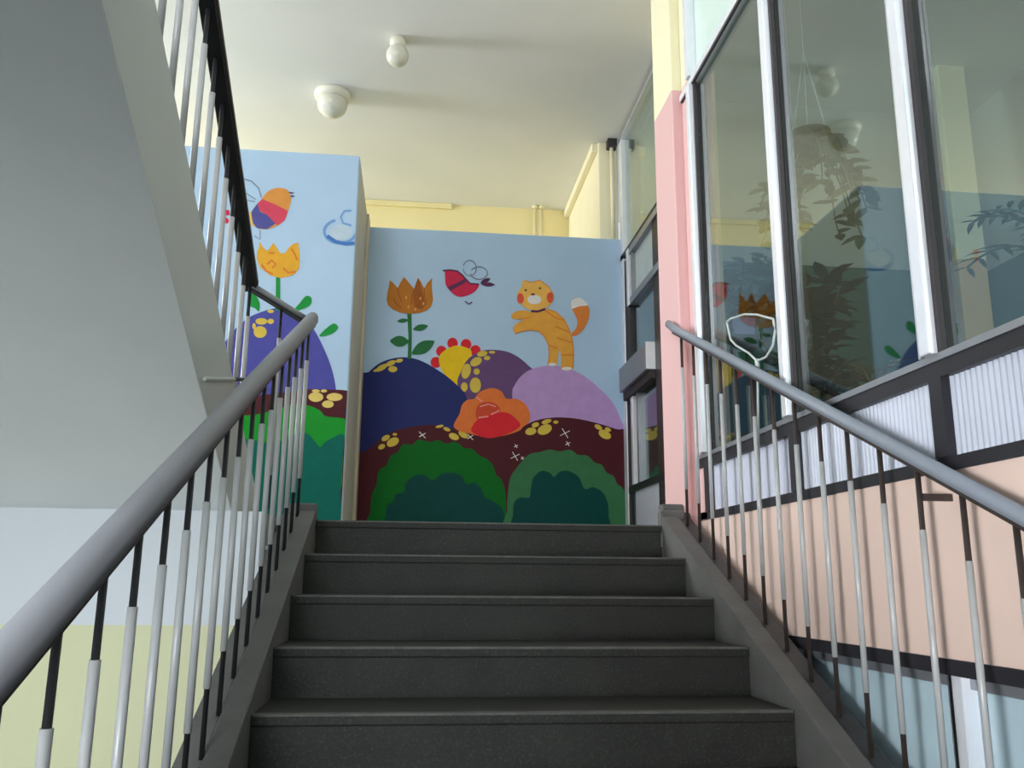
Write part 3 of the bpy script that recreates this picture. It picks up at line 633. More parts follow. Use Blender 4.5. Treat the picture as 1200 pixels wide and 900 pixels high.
('bush_core','deepteal',10,1,55,'dark teal painted centre',(0.481,-0.302,0.479,0.203,0.488,0.301,0.534,0.338,0.596,0.339,0.608,0.407,0.626,0.481,0.682,0.532,0.745,0.521,0.776,0.491,0.82,0.529,0.883,0.536,0.959,0.494,1.002,0.408,1.065,0.422,1.134,0.386,1.171,0.307,1.176,0.208,1.168,-0.297)),
('painted_rose','orange',9,1,None,'orange painted rose with a red heart',(0.042,0.842,0.055,0.884,0.083,0.939,0.097,0.999,0.137,1.042,0.187,1.052,0.218,1.095,0.263,1.122,0.326,1.136,0.386,1.114,0.423,1.06,0.491,1.062,0.556,1.031,0.597,0.959,0.595,0.894,0.548,0.852,0.512,0.819,0.385,0.779,0.25,0.775,0.16,0.791,0.079,0.811)),
('petal','rust',10,1,57,'rust red painted petal',(0.203,0.911,0.215,1.003,0.291,1.033,0.355,1.011,0.383,0.962,0.347,0.915,0.267,0.867)),
('petal','red',11,1,57,'red painted petal',(0.168,0.818,0.194,0.874,0.239,0.912,0.329,0.942,0.419,0.958,0.488,0.919,0.529,0.865,0.475,0.818,0.385,0.779,0.295,0.763,0.209,0.783)),
('highlight','pink',12,0,57,'pale pink brush stroke',(0.23,0.99,0.292,1.01,0.345,0.993,0.347,1.001,0.291,1.018,0.227,0.998)),
('highlight','pink',12,0,57,'pale pink brush stroke',(0.221,0.907,0.293,0.918,0.292,0.926,0.22,0.915)),
('highlight','pink',12,0,57,'pale pink brush stroke',(0.313,0.933,0.376,0.967,0.372,0.974,0.309,0.94)),
('highlight','pink',12,0,57,'pale pink brush stroke',(0.197,1.063,0.243,1.028,0.248,1.035,0.202,1.07)),
('painted_tulip','amber',9,0,None,'amber painted tulip with a leafy stem',(-0.459,1.935,-0.429,1.91,-0.4,1.877,-0.381,1.921,-0.357,1.967,-0.322,1.928,-0.278,1.876,-0.264,1.926,-0.251,1.967,-0.229,1.932,-0.203,1.883,-0.182,1.926,-0.145,1.97,-0.148,1.923,-0.143,1.86,-0.134,1.798,-0.147,1.744,-0.18,1.712,-0.225,1.692,-0.305,1.679,-0.372,1.686,-0.423,1.706,-0.465,1.739,-0.478,1.783,-0.474,1.836,-0.465,1.886)),
('petal','brown',10,0,64,'brown painted petal',(-0.278,1.876,-0.251,1.963,-0.233,1.923,-0.223,1.879,-0.194,1.778,-0.213,1.715,-0.264,1.73,-0.284,1.8)),
('brush_line','brown',11,0,64,'brown brush line',(-0.404,1.876,-0.396,1.83,-0.37,1.768,-0.363,1.772,-0.389,1.832,-0.396,1.878)),
('brush_line','brown',11,0,64,'brown brush line',(-0.281,1.877,-0.296,1.818,-0.296,1.756,-0.288,1.756,-0.289,1.817,-0.274,1.875)),
('brush_line','brown',11,0,64,'brown brush line',(-0.207,1.882,-0.204,1.822,-0.21,1.769,-0.203,1.768,-0.196,1.822,-0.199,1.883)),
('brush_line','brown',11,0,64,'brown brush line',(-0.43,1.792,-0.411,1.752,-0.367,1.718,-0.363,1.725,-0.405,1.758,-0.423,1.796)),
('brush_line','brown',11,0,64,'brown brush line',(-0.186,1.805,-0.193,1.762,-0.217,1.726,-0.211,1.721,-0.186,1.759,-0.179,1.804)),
('fleck','fleck',11,1,64,'pale orange fleck',(-0.327,1.806,-0.329,1.797,-0.334,1.794,-0.339,1.797,-0.342,1.805,-0.34,1.813,-0.335,1.817,-0.329,1.814)),
('fleck','fleck',11,1,64,'pale orange fleck',(-0.221,1.803,-0.223,1.795,-0.228,1.791,-0.234,1.794,-0.236,1.802,-0.234,1.811,-0.229,1.814,-0.224,1.811)),
('fleck','fleck',11,1,64,'pale orange fleck',(-0.308,1.733,-0.309,1.725,-0.315,1.721,-0.32,1.724,-0.323,1.732,-0.321,1.74,-0.315,1.744,-0.31,1.741)),
('fleck','fleck',11,1,64,'pale orange fleck',(-0.199,1.764,-0.201,1.756,-0.206,1.752,-0.212,1.755,-0.214,1.763,-0.212,1.772,-0.207,1.775,-0.201,1.772)),
('fleck','fleck',11,1,64,'pale orange fleck',(-0.256,1.717,-0.258,1.709,-0.264,1.705,-0.269,1.709,-0.272,1.717,-0.27,1.725,-0.264,1.728,-0.259,1.725)),
('stem','leaf',9,0,64,None,(-0.322,1.68,-0.29,1.681,-0.282,1.501,-0.28,1.335,-0.308,1.334,-0.307,1.5)),
('leaf','leaf',9,1,64,None,(-0.395,1.619,-0.38,1.613,-0.365,1.61,-0.35,1.611,-0.336,1.615,-0.323,1.622,-0.31,1.633,-0.325,1.639,-0.34,1.641,-0.355,1.641,-0.369,1.637,-0.382,1.63)),
('leaf','leaf',9,1,64,None,(-0.276,1.561,-0.254,1.553,-0.234,1.551,-0.215,1.553,-0.197,1.561,-0.181,1.574,-0.166,1.593,-0.188,1.601,-0.208,1.603,-0.227,1.601,-0.245,1.593,-0.261,1.58)),
('leaf','leaf',9,1,64,None,(-0.441,1.467,-0.418,1.443,-0.395,1.429,-0.371,1.425,-0.348,1.429,-0.325,1.442,-0.301,1.465,-0.324,1.49,-0.347,1.503,-0.371,1.508,-0.394,1.504,-0.417,1.491)),
('leaf','leaf',9,1,64,None,(-0.278,1.375,-0.238,1.37,-0.204,1.375,-0.175,1.387,-0.15,1.409,-0.13,1.438,-0.116,1.477,-0.156,1.482,-0.19,1.478,-0.219,1.465,-0.244,1.444,-0.264,1.414)),
('painted_bird','crimson',9,1,None,'red painted bird in flight with grey outlined wings',(-0.049,2.033,-0.013,2.04,0.041,2.032,0.079,2.002,0.107,1.967,0.145,1.938,0.207,1.934,0.184,1.883,0.136,1.85,0.083,1.831,0.035,1.837,-0.014,1.877,-0.042,1.918,-0.05,1.979)),
('band','plum',10,0,81,'dark plum painted band',(-0.026,1.904,0.038,1.935,0.101,1.975,0.11,1.947,0.049,1.908,-0.009,1.871)),
('back_line','plum',10,0,81,'dark plum painted outline',(-0.068,2.023,-0.013,2.031,0.039,2.026,0.075,1.998,0.103,1.965,0.138,1.931,0.207,1.929,0.207,1.941,0.142,1.943,0.111,1.974,0.083,2.007,0.043,2.038,-0.013,2.044,-0.069,2.035)),
('wing','greyline',10,0,81,'grey painted wing outline',(0.089,2.072,0.093,2.086,0.099,2.097,0.107,2.107,0.116,2.114,0.127,2.118,0.138,2.119,0.148,2.117,0.158,2.111,0.167,2.103,0.174,2.093,0.179,2.08,0.181,2.067,0.181,2.053,0.178,2.04,0.173,2.027,0.165,2.017,0.156,2.009,0.146,2.004,0.135,2.002,0.124,2.004,0.114,2.008,0.105,2.015,0.097,2.025,0.092,2.037,0.089,2.05,0.083,2.049,0.086,2.035,0.092,2.022,0.101,2.011,0.111,2.003,0.123,1.998,0.135,1.996,0.148,1.998,0.159,2.004,0.169,2.013,0.178,2.024,0.184,2.038,0.187,2.052,0.187,2.068,0.185,2.082,0.179,2.096,0.172,2.108,0.162,2.117,0.15,2.123,0.138,2.125,0.126,2.124,0.114,2.119,0.103,2.112,0.094,2.101,0.087,2.088,0.084,2.074)),
('wing','greyline',10,0,81,'grey painted wing outline',(0.15,2.041,0.157,2.051,0.167,2.059,0.179,2.065,0.193,2.07,0.207,2.071,0.221,2.07,0.234,2.067,0.246,2.061,0.255,2.053,0.262,2.044,0.266,2.034,0.266,2.023,0.264,2.013,0.258,2.003,0.25,1.994,0.239,1.986,0.226,1.981,0.212,1.978,0.198,1.978,0.184,1.98,0.172,1.984,0.161,1.991,0.153,1.999,0.147,2.009,0.145,2.02,0.139,2.018,0.142,2.007,0.148,1.995,0.157,1.986,0.169,1.979,0.183,1.974,0.197,1.971,0.213,1.972,0.228,1.975,0.241,1.981,0.253,1.989,0.263,1.999,0.269,2.011,0.272,2.023,0.271,2.035,0.267,2.047,0.259,2.058,0.249,2.066,0.236,2.073,0.222,2.077,0.207,2.078,0.192,2.076,0.177,2.071,0.164,2.064,0.153,2.055,0.145,2.045)),
('tail','plum',10,1,81,'plum painted tail feather',(0.218,1.944,0.234,1.942,0.249,1.944,0.262,1.949,0.274,1.957,0.284,1.969,0.293,1.984,0.276,1.986,0.261,1.984,0.248,1.979,0.236,1.971,0.226,1.959)),
('tail','plum',10,1,81,'plum painted tail feather',(0.223,1.936,0.241,1.927,0.258,1.922,0.276,1.921,0.293,1.923,0.311,1.928,0.328,1.938,0.311,1.946,0.293,1.951,0.276,1.952,0.258,1.95,0.241,1.945)),
('foot','plum',10,0,81,'dark painted foot',(0.102,1.792,0.132,1.77,0.161,1.788,0.156,1.796,0.133,1.779,0.108,1.799)),
('painted_cat','ginger',9,1,None,'ginger striped painted cat leaping on hind legs',(0.62,1.736,0.723,1.762,0.79,1.743,0.855,1.688,0.893,1.612,0.92,1.516,0.926,1.411,0.921,1.301,0.877,1.293,0.833,1.298,0.832,1.388,0.817,1.445,0.8,1.33,0.765,1.324,0.733,1.33,0.744,1.404,0.737,1.48,0.705,1.546,0.658,1.588,0.583,1.591,0.527,1.576,0.488,1.561,0.469,1.594,0.49,1.634,0.545,1.67,0.499,1.671,0.461,1.676,0.456,1.705,0.489,1.732,0.554,1.745)),
('head','apricot',11,1,89,'round apricot painted head',(0.539,1.977,0.555,1.983,0.596,1.968,0.64,1.977,0.667,1.991,0.693,1.972,0.742,1.935,0.776,1.875,0.766,1.82,0.723,1.772,0.658,1.745,0.587,1.752,0.526,1.792,0.496,1.845,0.514,1.905,0.534,1.937)),
('cheek','coral',12,1,89,'red painted cheek',(0.549,1.837,0.546,1.816,0.536,1.801,0.523,1.795,0.51,1.8,0.5,1.814,0.497,1.835,0.5,1.855,0.509,1.871,0.523,1.877,0.536,1.872,0.545,1.857)),
('cheek','coral',12,1,89,'red painted cheek',(0.777,1.854,0.773,1.832,0.763,1.816,0.75,1.81,0.737,1.815,0.727,1.83,0.724,1.852,0.727,1.873,0.737,1.89,0.75,1.896,0.763,1.891,0.773,1.876)),
('muzzle','white',12,1,89,'white painted muzzle',(0.682,1.834,0.675,1.815,0.656,1.801,0.629,1.795,0.603,1.799,0.584,1.811,0.576,1.829,0.583,1.848,0.603,1.863,0.629,1.869,0.655,1.865,0.675,1.852)),
('nose','brownline',13,1,89,None,(0.635,1.873,0.63,1.867,0.618,1.864,0.606,1.866,0.601,1.872,0.606,1.878,0.618,1.881,0.63,1.879)),
('eye','brownline',12,1,89,None,(0.572,1.904,0.57,1.897,0.563,1.894,0.556,1.897,0.553,1.903,0.556,1.909,0.563,1.912,0.57,1.91)),
('eye','brownline',12,1,89,None,(0.681,1.924,0.678,1.919,0.671,1.916,0.665,1.918,0.662,1.924,0.665,1.929,0.671,1.932,0.678,1.93)),
('collar','plum',12,0,89,'dark plum painted collar',(0.603,1.731,0.659,1.731,0.717,1.753,0.711,1.77,0.656,1.748,0.604,1.749)),
('tail','rustcat',9,1,89,'curled ginger painted tail',(0.91,1.574,0.95,1.624,0.957,1.682,0.929,1.749,0.908,1.797,0.923,1.847,0.97,1.862,1.018,1.836,1.051,1.774,1.045,1.696,1.006,1.616,0.954,1.566,0.921,1.557)),
('tail_tip','white',10,1,89,'white painted tail tip',(0.911,1.787,0.913,1.832,0.942,1.855,0.98,1.861,1.018,1.836,1.039,1.805,0.979,1.795,0.922,1.773)),
('stripe','rustcat2',10,0,89,'rust painted stripe',(0.71,1.744,0.787,1.689,0.854,1.672,0.857,1.684,0.792,1.7,0.718,1.755)),
('stripe','rustcat2',10,0,89,'rust painted stripe',(0.787,1.621,0.9,1.577,0.904,1.589,0.792,1.633)),
('stripe','rustcat2',10,0,89,'rust painted stripe',(0.797,1.534,0.914,1.5,0.918,1.512,0.8,1.546)),
('stripe','rustcat2',10,0,89,'rust painted stripe',(0.74,1.475,0.805,1.448,0.81,1.46,0.745,1.486)),
('stripe','rustcat2',10,0,89,'rust painted stripe',(0.835,1.401,0.92,1.404,0.92,1.417,0.835,1.414)),
('stripe','rustcat2',10,0,89,'rust painted stripe',(0.95,1.744,1.045,1.738,1.046,1.751,0.951,1.756)),
('stripe','rustcat2',10,0,89,'rust painted stripe',(0.959,1.656,1.035,1.66,1.035,1.672,0.959,1.669)),
('outline','rustcat2',10,0,89,'rust painted outline',(0.722,1.758,0.787,1.739,0.852,1.685,0.889,1.61,0.916,1.515,0.922,1.411,0.917,1.304,0.925,1.304,0.931,1.411,0.925,1.517,0.897,1.613,0.859,1.69,0.792,1.747,0.725,1.766)),
('outline','rustcat2',10,0,89,'rust painted outline',(0.49,1.557,0.528,1.572,0.583,1.587,0.657,1.584,0.702,1.544,0.734,1.479,0.74,1.404,0.729,1.33,0.736,1.329,0.748,1.404,0.741,1.481,0.708,1.549,0.659,1.591,0.583,1.595,0.526,1.579,0.487,1.564)),
('outline','rustcat2',10,0,89,'rust painted outline',(0.499,1.667,0.546,1.676,0.597,1.683,0.596,1.69,0.545,1.683,0.498,1.675)),
('outline','rustcat2',12,0,89,'rust painted outline',(0.554,1.977,0.595,1.964,0.641,1.973,0.668,1.985,0.691,1.969,0.74,1.933,0.77,1.874,0.762,1.823,0.77,1.822,0.777,1.876,0.745,1.938,0.695,1.976,0.669,1.993,0.639,1.981,0.596,1.972,0.556,1.984)),
('paw','white',10,1,89,'white painted paw',(0.795,1.332,0.789,1.324,0.774,1.319,0.756,1.318,0.741,1.322,0.736,1.33,0.741,1.338,0.756,1.343,0.775,1.344,0.789,1.34)),
('paw','white',10,1,89,'white painted paw',(0.914,1.304,0.907,1.296,0.887,1.29,0.863,1.289,0.843,1.294,0.836,1.301,0.843,1.309,0.863,1.315,0.887,1.316,0.907,1.311))]
LEFT_PAINT = [
('painted_hill','violet',1,1,None,'violet blue painted hill with yellow dots',(-1.477,0.73,-1.459,0.991,-1.374,1.18,-1.301,1.275,-1.224,1.332,-1.094,1.376,-0.979,1.348,-0.876,1.254,-0.805,1.132,-0.749,1,-0.716,0.858,-0.71,0.648,-1.167,0.533)),
('dot','ochre',2,1,0,'yellow painted dot',(-1.153,1.288,-1.157,1.277,-1.169,1.269,-1.186,1.266,-1.204,1.268,-1.217,1.275,-1.222,1.285,-1.219,1.296,-1.206,1.304,-1.189,1.307,-1.171,1.305,-1.158,1.298)),
('dot','ochre',2,1,0,'yellow painted dot',(-1.152,1.221,-1.156,1.202,-1.169,1.188,-1.188,1.182,-1.208,1.186,-1.223,1.199,-1.229,1.218,-1.226,1.236,-1.212,1.25,-1.193,1.256,-1.174,1.252,-1.158,1.239)),
('dot','ochre',2,1,0,'yellow painted dot',(-1.113,1.29,-1.115,1.281,-1.122,1.275,-1.131,1.272,-1.141,1.274,-1.149,1.28,-1.152,1.288,-1.15,1.296,-1.143,1.303,-1.133,1.305,-1.123,1.304,-1.116,1.298)),
('dot','ochre',2,1,0,'yellow painted dot',(-1.117,1.354,-1.119,1.348,-1.126,1.344,-1.136,1.342,-1.146,1.343,-1.153,1.347,-1.156,1.352,-1.154,1.358,-1.147,1.362,-1.137,1.364,-1.127,1.363,-1.12,1.359)),
('dot','ochre',2,1,0,'yellow painted dot',(-1.219,1.255,-1.22,1.245,-1.223,1.238,-1.228,1.235,-1.234,1.238,-1.238,1.245,-1.24,1.254,-1.239,1.264,-1.236,1.271,-1.231,1.274,-1.226,1.271,-1.221,1.265)),
('painted_hill','maroon',2,0,None,'dark maroon painted hill block',(-1.502,0.729,-1.266,0.809,-0.989,0.854,-0.869,0.874,-0.686,0.875,-0.638,0.871,-0.64,0.807,-0.64,0.342,-0.615,-0.299,-1.439,-0.305)),
('dot','beige',3,1,6,'beige painted dot',(-0.791,0.827,-0.796,0.812,-0.812,0.801,-0.833,0.796,-0.856,0.8,-0.872,0.81,-0.879,0.824,-0.874,0.839,-0.858,0.851,-0.837,0.855,-0.814,0.852,-0.798,0.842)),
('dot','beige',3,1,6,'beige painted dot',(-0.677,0.831,-0.683,0.818,-0.7,0.809,-0.723,0.805,-0.747,0.807,-0.765,0.816,-0.772,0.828,-0.766,0.84,-0.749,0.85,-0.726,0.854,-0.702,0.851,-0.684,0.843)),
('dot','beige',3,1,6,'beige painted dot',(-0.727,0.785,-0.731,0.773,-0.743,0.765,-0.761,0.761,-0.778,0.764,-0.791,0.772,-0.796,0.783,-0.792,0.794,-0.78,0.803,-0.763,0.807,-0.745,0.804,-0.732,0.796)),
('dot','beige',3,1,6,'beige painted dot',(-0.813,0.864,-0.816,0.859,-0.825,0.855,-0.837,0.854,-0.848,0.854,-0.857,0.858,-0.861,0.863,-0.858,0.868,-0.849,0.872,-0.838,0.873,-0.826,0.872,-0.817,0.869)),
('dot','beige',3,1,6,'beige painted dot',(-0.771,0.865,-0.773,0.86,-0.78,0.857,-0.789,0.855,-0.799,0.856,-0.806,0.859,-0.809,0.864,-0.806,0.869,-0.8,0.873,-0.79,0.875,-0.781,0.874,-0.774,0.87)),
('painted_bush','brightgreen',3,1,None,'bright green painted bush with teal base',(-1.508,0.626,-1.366,0.692,-1.18,0.708,-0.959,0.777,-0.863,0.769,-0.801,0.739,-0.769,0.709,-0.678,0.701,-0.651,0.676,-0.657,0.495,-0.689,0.14,-0.965,-0.302,-1.43,-0.305)),
('bush_core','teal',4,1,12,'teal painted base',(-1.5,0.474,-1.268,0.561,-1.069,0.536,-0.948,0.6,-0.874,0.602,-0.831,0.562,-0.794,0.522,-0.77,0.548,-0.732,0.575,-0.657,0.598,-0.66,0.443,-0.659,0.241,-0.639,-0.299,-1.013,-0.302,-1.434,-0.305)),
('painted_tulip','amberlit',3,0,None,'bright amber painted tulip with red swirls',(-1.235,1.801,-1.22,1.778,-1.201,1.754,-1.183,1.742,-1.168,1.767,-1.15,1.798,-1.129,1.769,-1.105,1.731,-1.075,1.734,-1.057,1.768,-1.035,1.793,-0.998,1.809,-0.995,1.776,-0.984,1.72,-0.982,1.641,-1.01,1.597,-1.052,1.579,-1.094,1.57,-1.155,1.584,-1.219,1.632,-1.244,1.688,-1.243,1.735,-1.235,1.764)),
('swirl','rust2',4,0,14,'rust painted swirl',(-1.173,1.65,-1.153,1.677,-1.131,1.656,-1.15,1.637,-1.142,1.628,-1.12,1.658,-1.154,1.69,-1.182,1.658)),
('swirl','rust2',4,0,14,'rust painted swirl',(-1.085,1.631,-1.046,1.599,-1.001,1.61,-1.004,1.622,-1.044,1.611,-1.078,1.64)),
('swirl','rust2',4,0,14,'rust painted swirl',(-1.216,1.649,-1.187,1.607,-1.141,1.586,-1.137,1.597,-1.18,1.617,-1.207,1.656)),
('swirl','rust2',4,0,14,'rust painted swirl',(-1.042,1.761,-1.018,1.725,-1.003,1.689,-0.993,1.694,-1.009,1.731,-1.033,1.768)),
('swirl','rust2',4,0,14,'rust painted swirl',(-1.173,1.723,-1.139,1.725,-1.14,1.737,-1.174,1.735)),
('stem','leaflit',3,0,14,None,(-1.12,1.573,-1.094,1.575,-1.08,1.36,-1.108,1.359)),
('leaf','leaflit',3,1,14,None,(-1.263,1.457,-1.23,1.446,-1.207,1.404,-1.206,1.35,-1.233,1.369,-1.263,1.385)),
('leaf','leaflit',3,1,14,None,(-1.001,1.359,-0.965,1.415,-0.932,1.46,-0.899,1.452,-0.897,1.41,-0.931,1.382)),
('leaf','leaflit',3,1,14,None,(-0.837,1.208,-0.795,1.26,-0.752,1.291,-0.725,1.268,-0.746,1.234,-0.793,1.211)),
('painted_bird','orangebird',3,1,None,'plump painted bird in orange, pink and blue',(-1.242,2.085,-1.21,2.137,-1.155,2.167,-1.097,2.163,-1.074,2.135,-1.06,2.088,-1.075,2.01,-1.093,1.951,-1.136,1.913,-1.193,1.887,-1.254,1.89,-1.284,1.922,-1.298,1.992,-1.266,2.052)),
('breast','pinkred',4,0,24,'pink red painted breast',(-1.266,2.054,-1.237,2.085,-1.152,2.053,-1.075,2.015,-1.091,1.951,-1.134,1.915,-1.169,1.947,-1.2,1.982,-1.245,2.005)),
('belly','blue',5,0,24,'blue painted belly',(-1.298,1.995,-1.266,2.054,-1.244,2,-1.2,1.982,-1.167,1.947,-1.144,1.927,-1.193,1.888,-1.254,1.889,-1.283,1.922)),
('beak','plum',4,0,24,None,(-1.083,2.147,-1.059,2.142,-1.042,2.144,-1.056,2.132,-1.069,2.134)),
('beak','plum',4,0,24,None,(-1.067,2.121,-1.051,2.121,-1.035,2.117,-1.05,2.112,-1.062,2.111)),
('tail','beige',2,0,24,'beige painted tail',(-1.321,1.996,-1.297,1.997,-1.272,1.901,-1.297,1.907)),
('wing','greyline',4,0,24,'grey painted wing line',(-1.397,2.191,-1.356,2.212,-1.313,2.201,-1.266,2.156,-1.247,2.095,-1.242,2.097,-1.262,2.159,-1.31,2.206,-1.356,2.218,-1.399,2.196)),
('wing','greyline',4,0,24,'grey painted wing line',(-1.387,2.143,-1.332,2.113,-1.277,2.078,-1.275,2.082,-1.33,2.117,-1.385,2.148)),
('wing','greyline',4,0,24,'grey painted wing line',(-1.382,2.086,-1.328,2.07,-1.28,2.063,-1.279,2.068,-1.328,2.074,-1.381,2.09)),
('foot','plum',4,0,24,None,(-1.269,1.835,-1.23,1.814,-1.234,1.877,-1.238,1.877,-1.233,1.817,-1.267,1.839)),
('red_mark','crimson',2,1,24,'small red painted mark',(-1.465,1.989,-1.437,2.002,-1.43,1.969,-1.455,1.961,-1.427,1.929,-1.446,1.911,-1.464,1.944)),
('painted_cloud','cloudblue',2,0,None,'blue outlined painted cloud',(-0.655,1.889,-0.659,1.877,-0.665,1.866,-0.673,1.856,-0.683,1.847,-0.695,1.84,-0.709,1.834,-0.723,1.83,-0.739,1.827,-0.754,1.827,-0.769,1.829,-0.784,1.833,-0.797,1.839,-0.809,1.846,-0.818,1.855,-0.826,1.864,-0.831,1.875,-0.834,1.885,-0.835,1.896,-0.833,1.907,-0.829,1.918,-0.822,1.929,-0.814,1.938,-0.803,1.947,-0.79,1.954,-0.776,1.96,-0.782,1.978,-0.798,1.972,-0.812,1.963,-0.825,1.953,-0.836,1.941,-0.844,1.927,-0.85,1.913,-0.852,1.898,-0.851,1.882,-0.847,1.867,-0.84,1.854,-0.831,1.841,-0.819,1.831,-0.805,1.822,-0.789,1.815,-0.772,1.811,-0.755,1.808,-0.737,1.808,-0.72,1.811,-0.703,1.816,-0.687,1.823,-0.673,1.832,-0.661,1.842,-0.651,1.855,-0.643,1.869,-0.639,1.882)),
('cloud_shade','blueline',3,0,35,'deep blue brush stroke',(-0.829,1.851,-0.773,1.815,-0.707,1.803,-0.649,1.809,-0.651,1.832,-0.707,1.826,-0.766,1.837,-0.819,1.871)),
('cloud_curl','cloudblue',2,0,35,'pale blue brush stroke',(-0.684,2.049,-0.73,2.04,-0.753,1.995,-0.731,1.947,-0.679,1.934,-0.676,1.947,-0.724,1.958,-0.741,1.995,-0.723,2.029,-0.682,2.035)),
('cloud_curl','palecloud',2,1,35,'pale painted cloud body',(-0.667,1.893,-0.675,1.867,-0.7,1.846,-0.735,1.837,-0.77,1.842,-0.797,1.86,-0.808,1.886,-0.8,1.912,-0.775,1.933,-0.74,1.942,-0.704,1.937,-0.677,1.919))]

PAINT = dict(fleck=(222, 160, 84), yellow=(236, 196, 30), red=(216, 40, 50), purple=(104, 74, 118), ochre=(214, 186, 76), lilac=(186, 150, 206), navy=(38, 46, 104),
             maroon=(78, 28, 36), white=(232, 228, 226), green=(0, 100, 26), deepteal=(0, 66, 62), sage=(56, 112, 72), orange=(226, 118, 56),
             rust=(206, 74, 48), pink=(238, 160, 150), amber=(186, 116, 42), brown=(160, 90, 36), leaf=(44, 110, 64), crimson=(206, 44, 80), plum=(92, 50, 84),
             greyline=(112, 118, 128), ginger=(232, 166, 70), apricot=(240, 184, 92), coral=(226, 90, 66), brownline=(92, 66, 40), rustcat=(224, 132, 62),
             rustcat2=(222, 138, 54), violet=(78, 78, 160), beige=(222, 196, 110), brightgreen=(22, 142, 42), teal=(0, 96, 84), amberlit=(228, 168, 52),
             rust2=(214, 120, 50), leaflit=(30, 144, 62), orangebird=(216, 146, 72), pinkred=(210, 72, 96), blue=(84, 84, 152), cloudblue=(120, 162, 214),
             blueline=(74, 122, 190), palecloud=(190, 208, 224))
PM = {k: mat('paint_'+k, v, 0.6, var=0.06, scale=14, spec=0.15) for k, v in PAINT.items()}
def smooth_loop(p, n=4):
    out = []; N = len(p)
    for i in range(N):
        p0, p1, p2, p3 = p[i-1], p[i], p[(i+1) % N], p[(i+2) % N]
        for s in range(n):
            t = s/n
            out.append(tuple(0.5*((2*p1[c])+(-p0[c]+p2[c])*t+(2*p0[c]-5*p1[c]+4*p2[c]-p3[c])*t*t+(-p0[c]+3*p1[c]-3*p2[c]+p3[c])*t**3) for c in (0, 1)))
    return out
def paint(root, entries, ywall):
    made = []
    for name, colr, layer, sm, par, lab, flat in entries:
        pts = [(flat[i], max(0.004, flat[i+1])) for i in range(0, len(flat), 2)]
        if sm: pts = smooth_loop(pts)
        pts = [(min(max(x, XMIN), XMAX), max(0.004, z)) for x, z in pts]
        y = ywall-0.0008-0.0005*layer-0.00003*(len(made) % 16)
        mb = MB(); mb.add([(x, y, z) for x, z in pts], [tuple(range(len(pts)))])
        parent = root if par is None else made[par]
        cx = sum(p[0] for p in pts)/len(pts); cz = sum(p[1] for p in pts)/len(pts)
        o = mb.build(name, PM[colr], parent, origin=(cx, y, cz))
        if lab: o['label'] = lab
        made.append(o)
mur = thing('mural', 'mural of rounded hills, tulip, rose, red bird and ginger cat on the back wall', 'mural', (0.33, 2.465, 0.0))
XMIN, XMAX = -0.642, 1.300
paint(mur, BACK_PAINT, 2.4665)
mur = thing('mural', 'mural of plump bird, amber tulip and violet hill on the partition behind the upper railing', 'mural', (-1.4, 1.457, 0.0))
XMIN, XMAX = -2.5, -0.650
paint(mur, LEFT_PAINT, 1.4585)

# ------------------------------------------------------------------ plants behind the glazing
def leaf(mb, base, direction, length, width, droop=0.25):
    d = Vector(direction).normalized(); sd = d.cross(Vector((0, 0, 1)))
    if sd.length < 0.05: sd = Vector((1, 0, 0))
    sd.normalize(); pts = []
    for t, w in ((0, 0.08), (0.3, 0.9), (0.65, 0.8), (1, 0.0)):
        c = Vector(base)+d*length*t-Vector((0, 0, droop*length*t*t))
        if w > 0: pts.append((c-sd*width*w/2, c+sd*width*w/2))
        else: tip = c
    vs_ = [q for pr in pts for q in pr]+[tip]
    mb.add(vs_, [(0, 1, 3, 2), (2, 3, 5, 4), (4, 5, 6)])
def pot(root, x, y, z, r, h, m_, square=False):
    if square:
        p = MB(); p.prism_y([(x-r*0.8, z), (x+r*0.8, z), (x+r, z+h), (x-r, z+h)], y-r*0.9, y+r*0.9)
        o = p.build('pot', m_, root, bevel=0.006)
    else:
        o = MB().lathe([(r*0.72, 0), (r, h*0.86), (r*1.08, h*0.86), (r*1.08, h), (r*0.9, h), (r*0.88, h-0.012)], 20, (x, y, z)).build('pot', m_, root, smooth=True)
    MB().lathe([(r*0.84, h-0.006), (r*0.80, h+0.004)], 16, (x, y, z)).build('soil', M['soil'], root)
    return o
SH = 0.32
shelf = thing('plant_shelf', 'long grey shelf along the inside of the glazing carrying the plants', 'shelf', (1.42, -1.4, 0.0))
MB().box(1.12, 1.72, -3.3, 0.30, SH-0.03, SH).box(1.44, 1.80, 0.30, 1.15, SH-0.03, SH).build('shelf_board', M['shelf'], shelf)
for y in (-3.0, -1.4, 0.3): MB().box(1.20, 1.50, y-0.02, y+0.02, 0.0, SH-0.03).build('shelf_leg', M['shelf'], shelf)
stand = thing('plant_stand', 'small dark stand lifting the lilac pot above the shelf', 'stand', (1.62, 0.90, SH))
MB().box(1.50, 1.74, 0.74, 1.06, SH+0.77, SH+0.795).build('stand_top', M['brownblack'], stand)
for dx in (1.52, 1.72):
    for dy in (0.76, 1.04): MB().box(dx-0.01, dx+0.01, dy-0.01, dy+0.01, SH, SH+0.77).build('leg', M['brownblack'], stand)
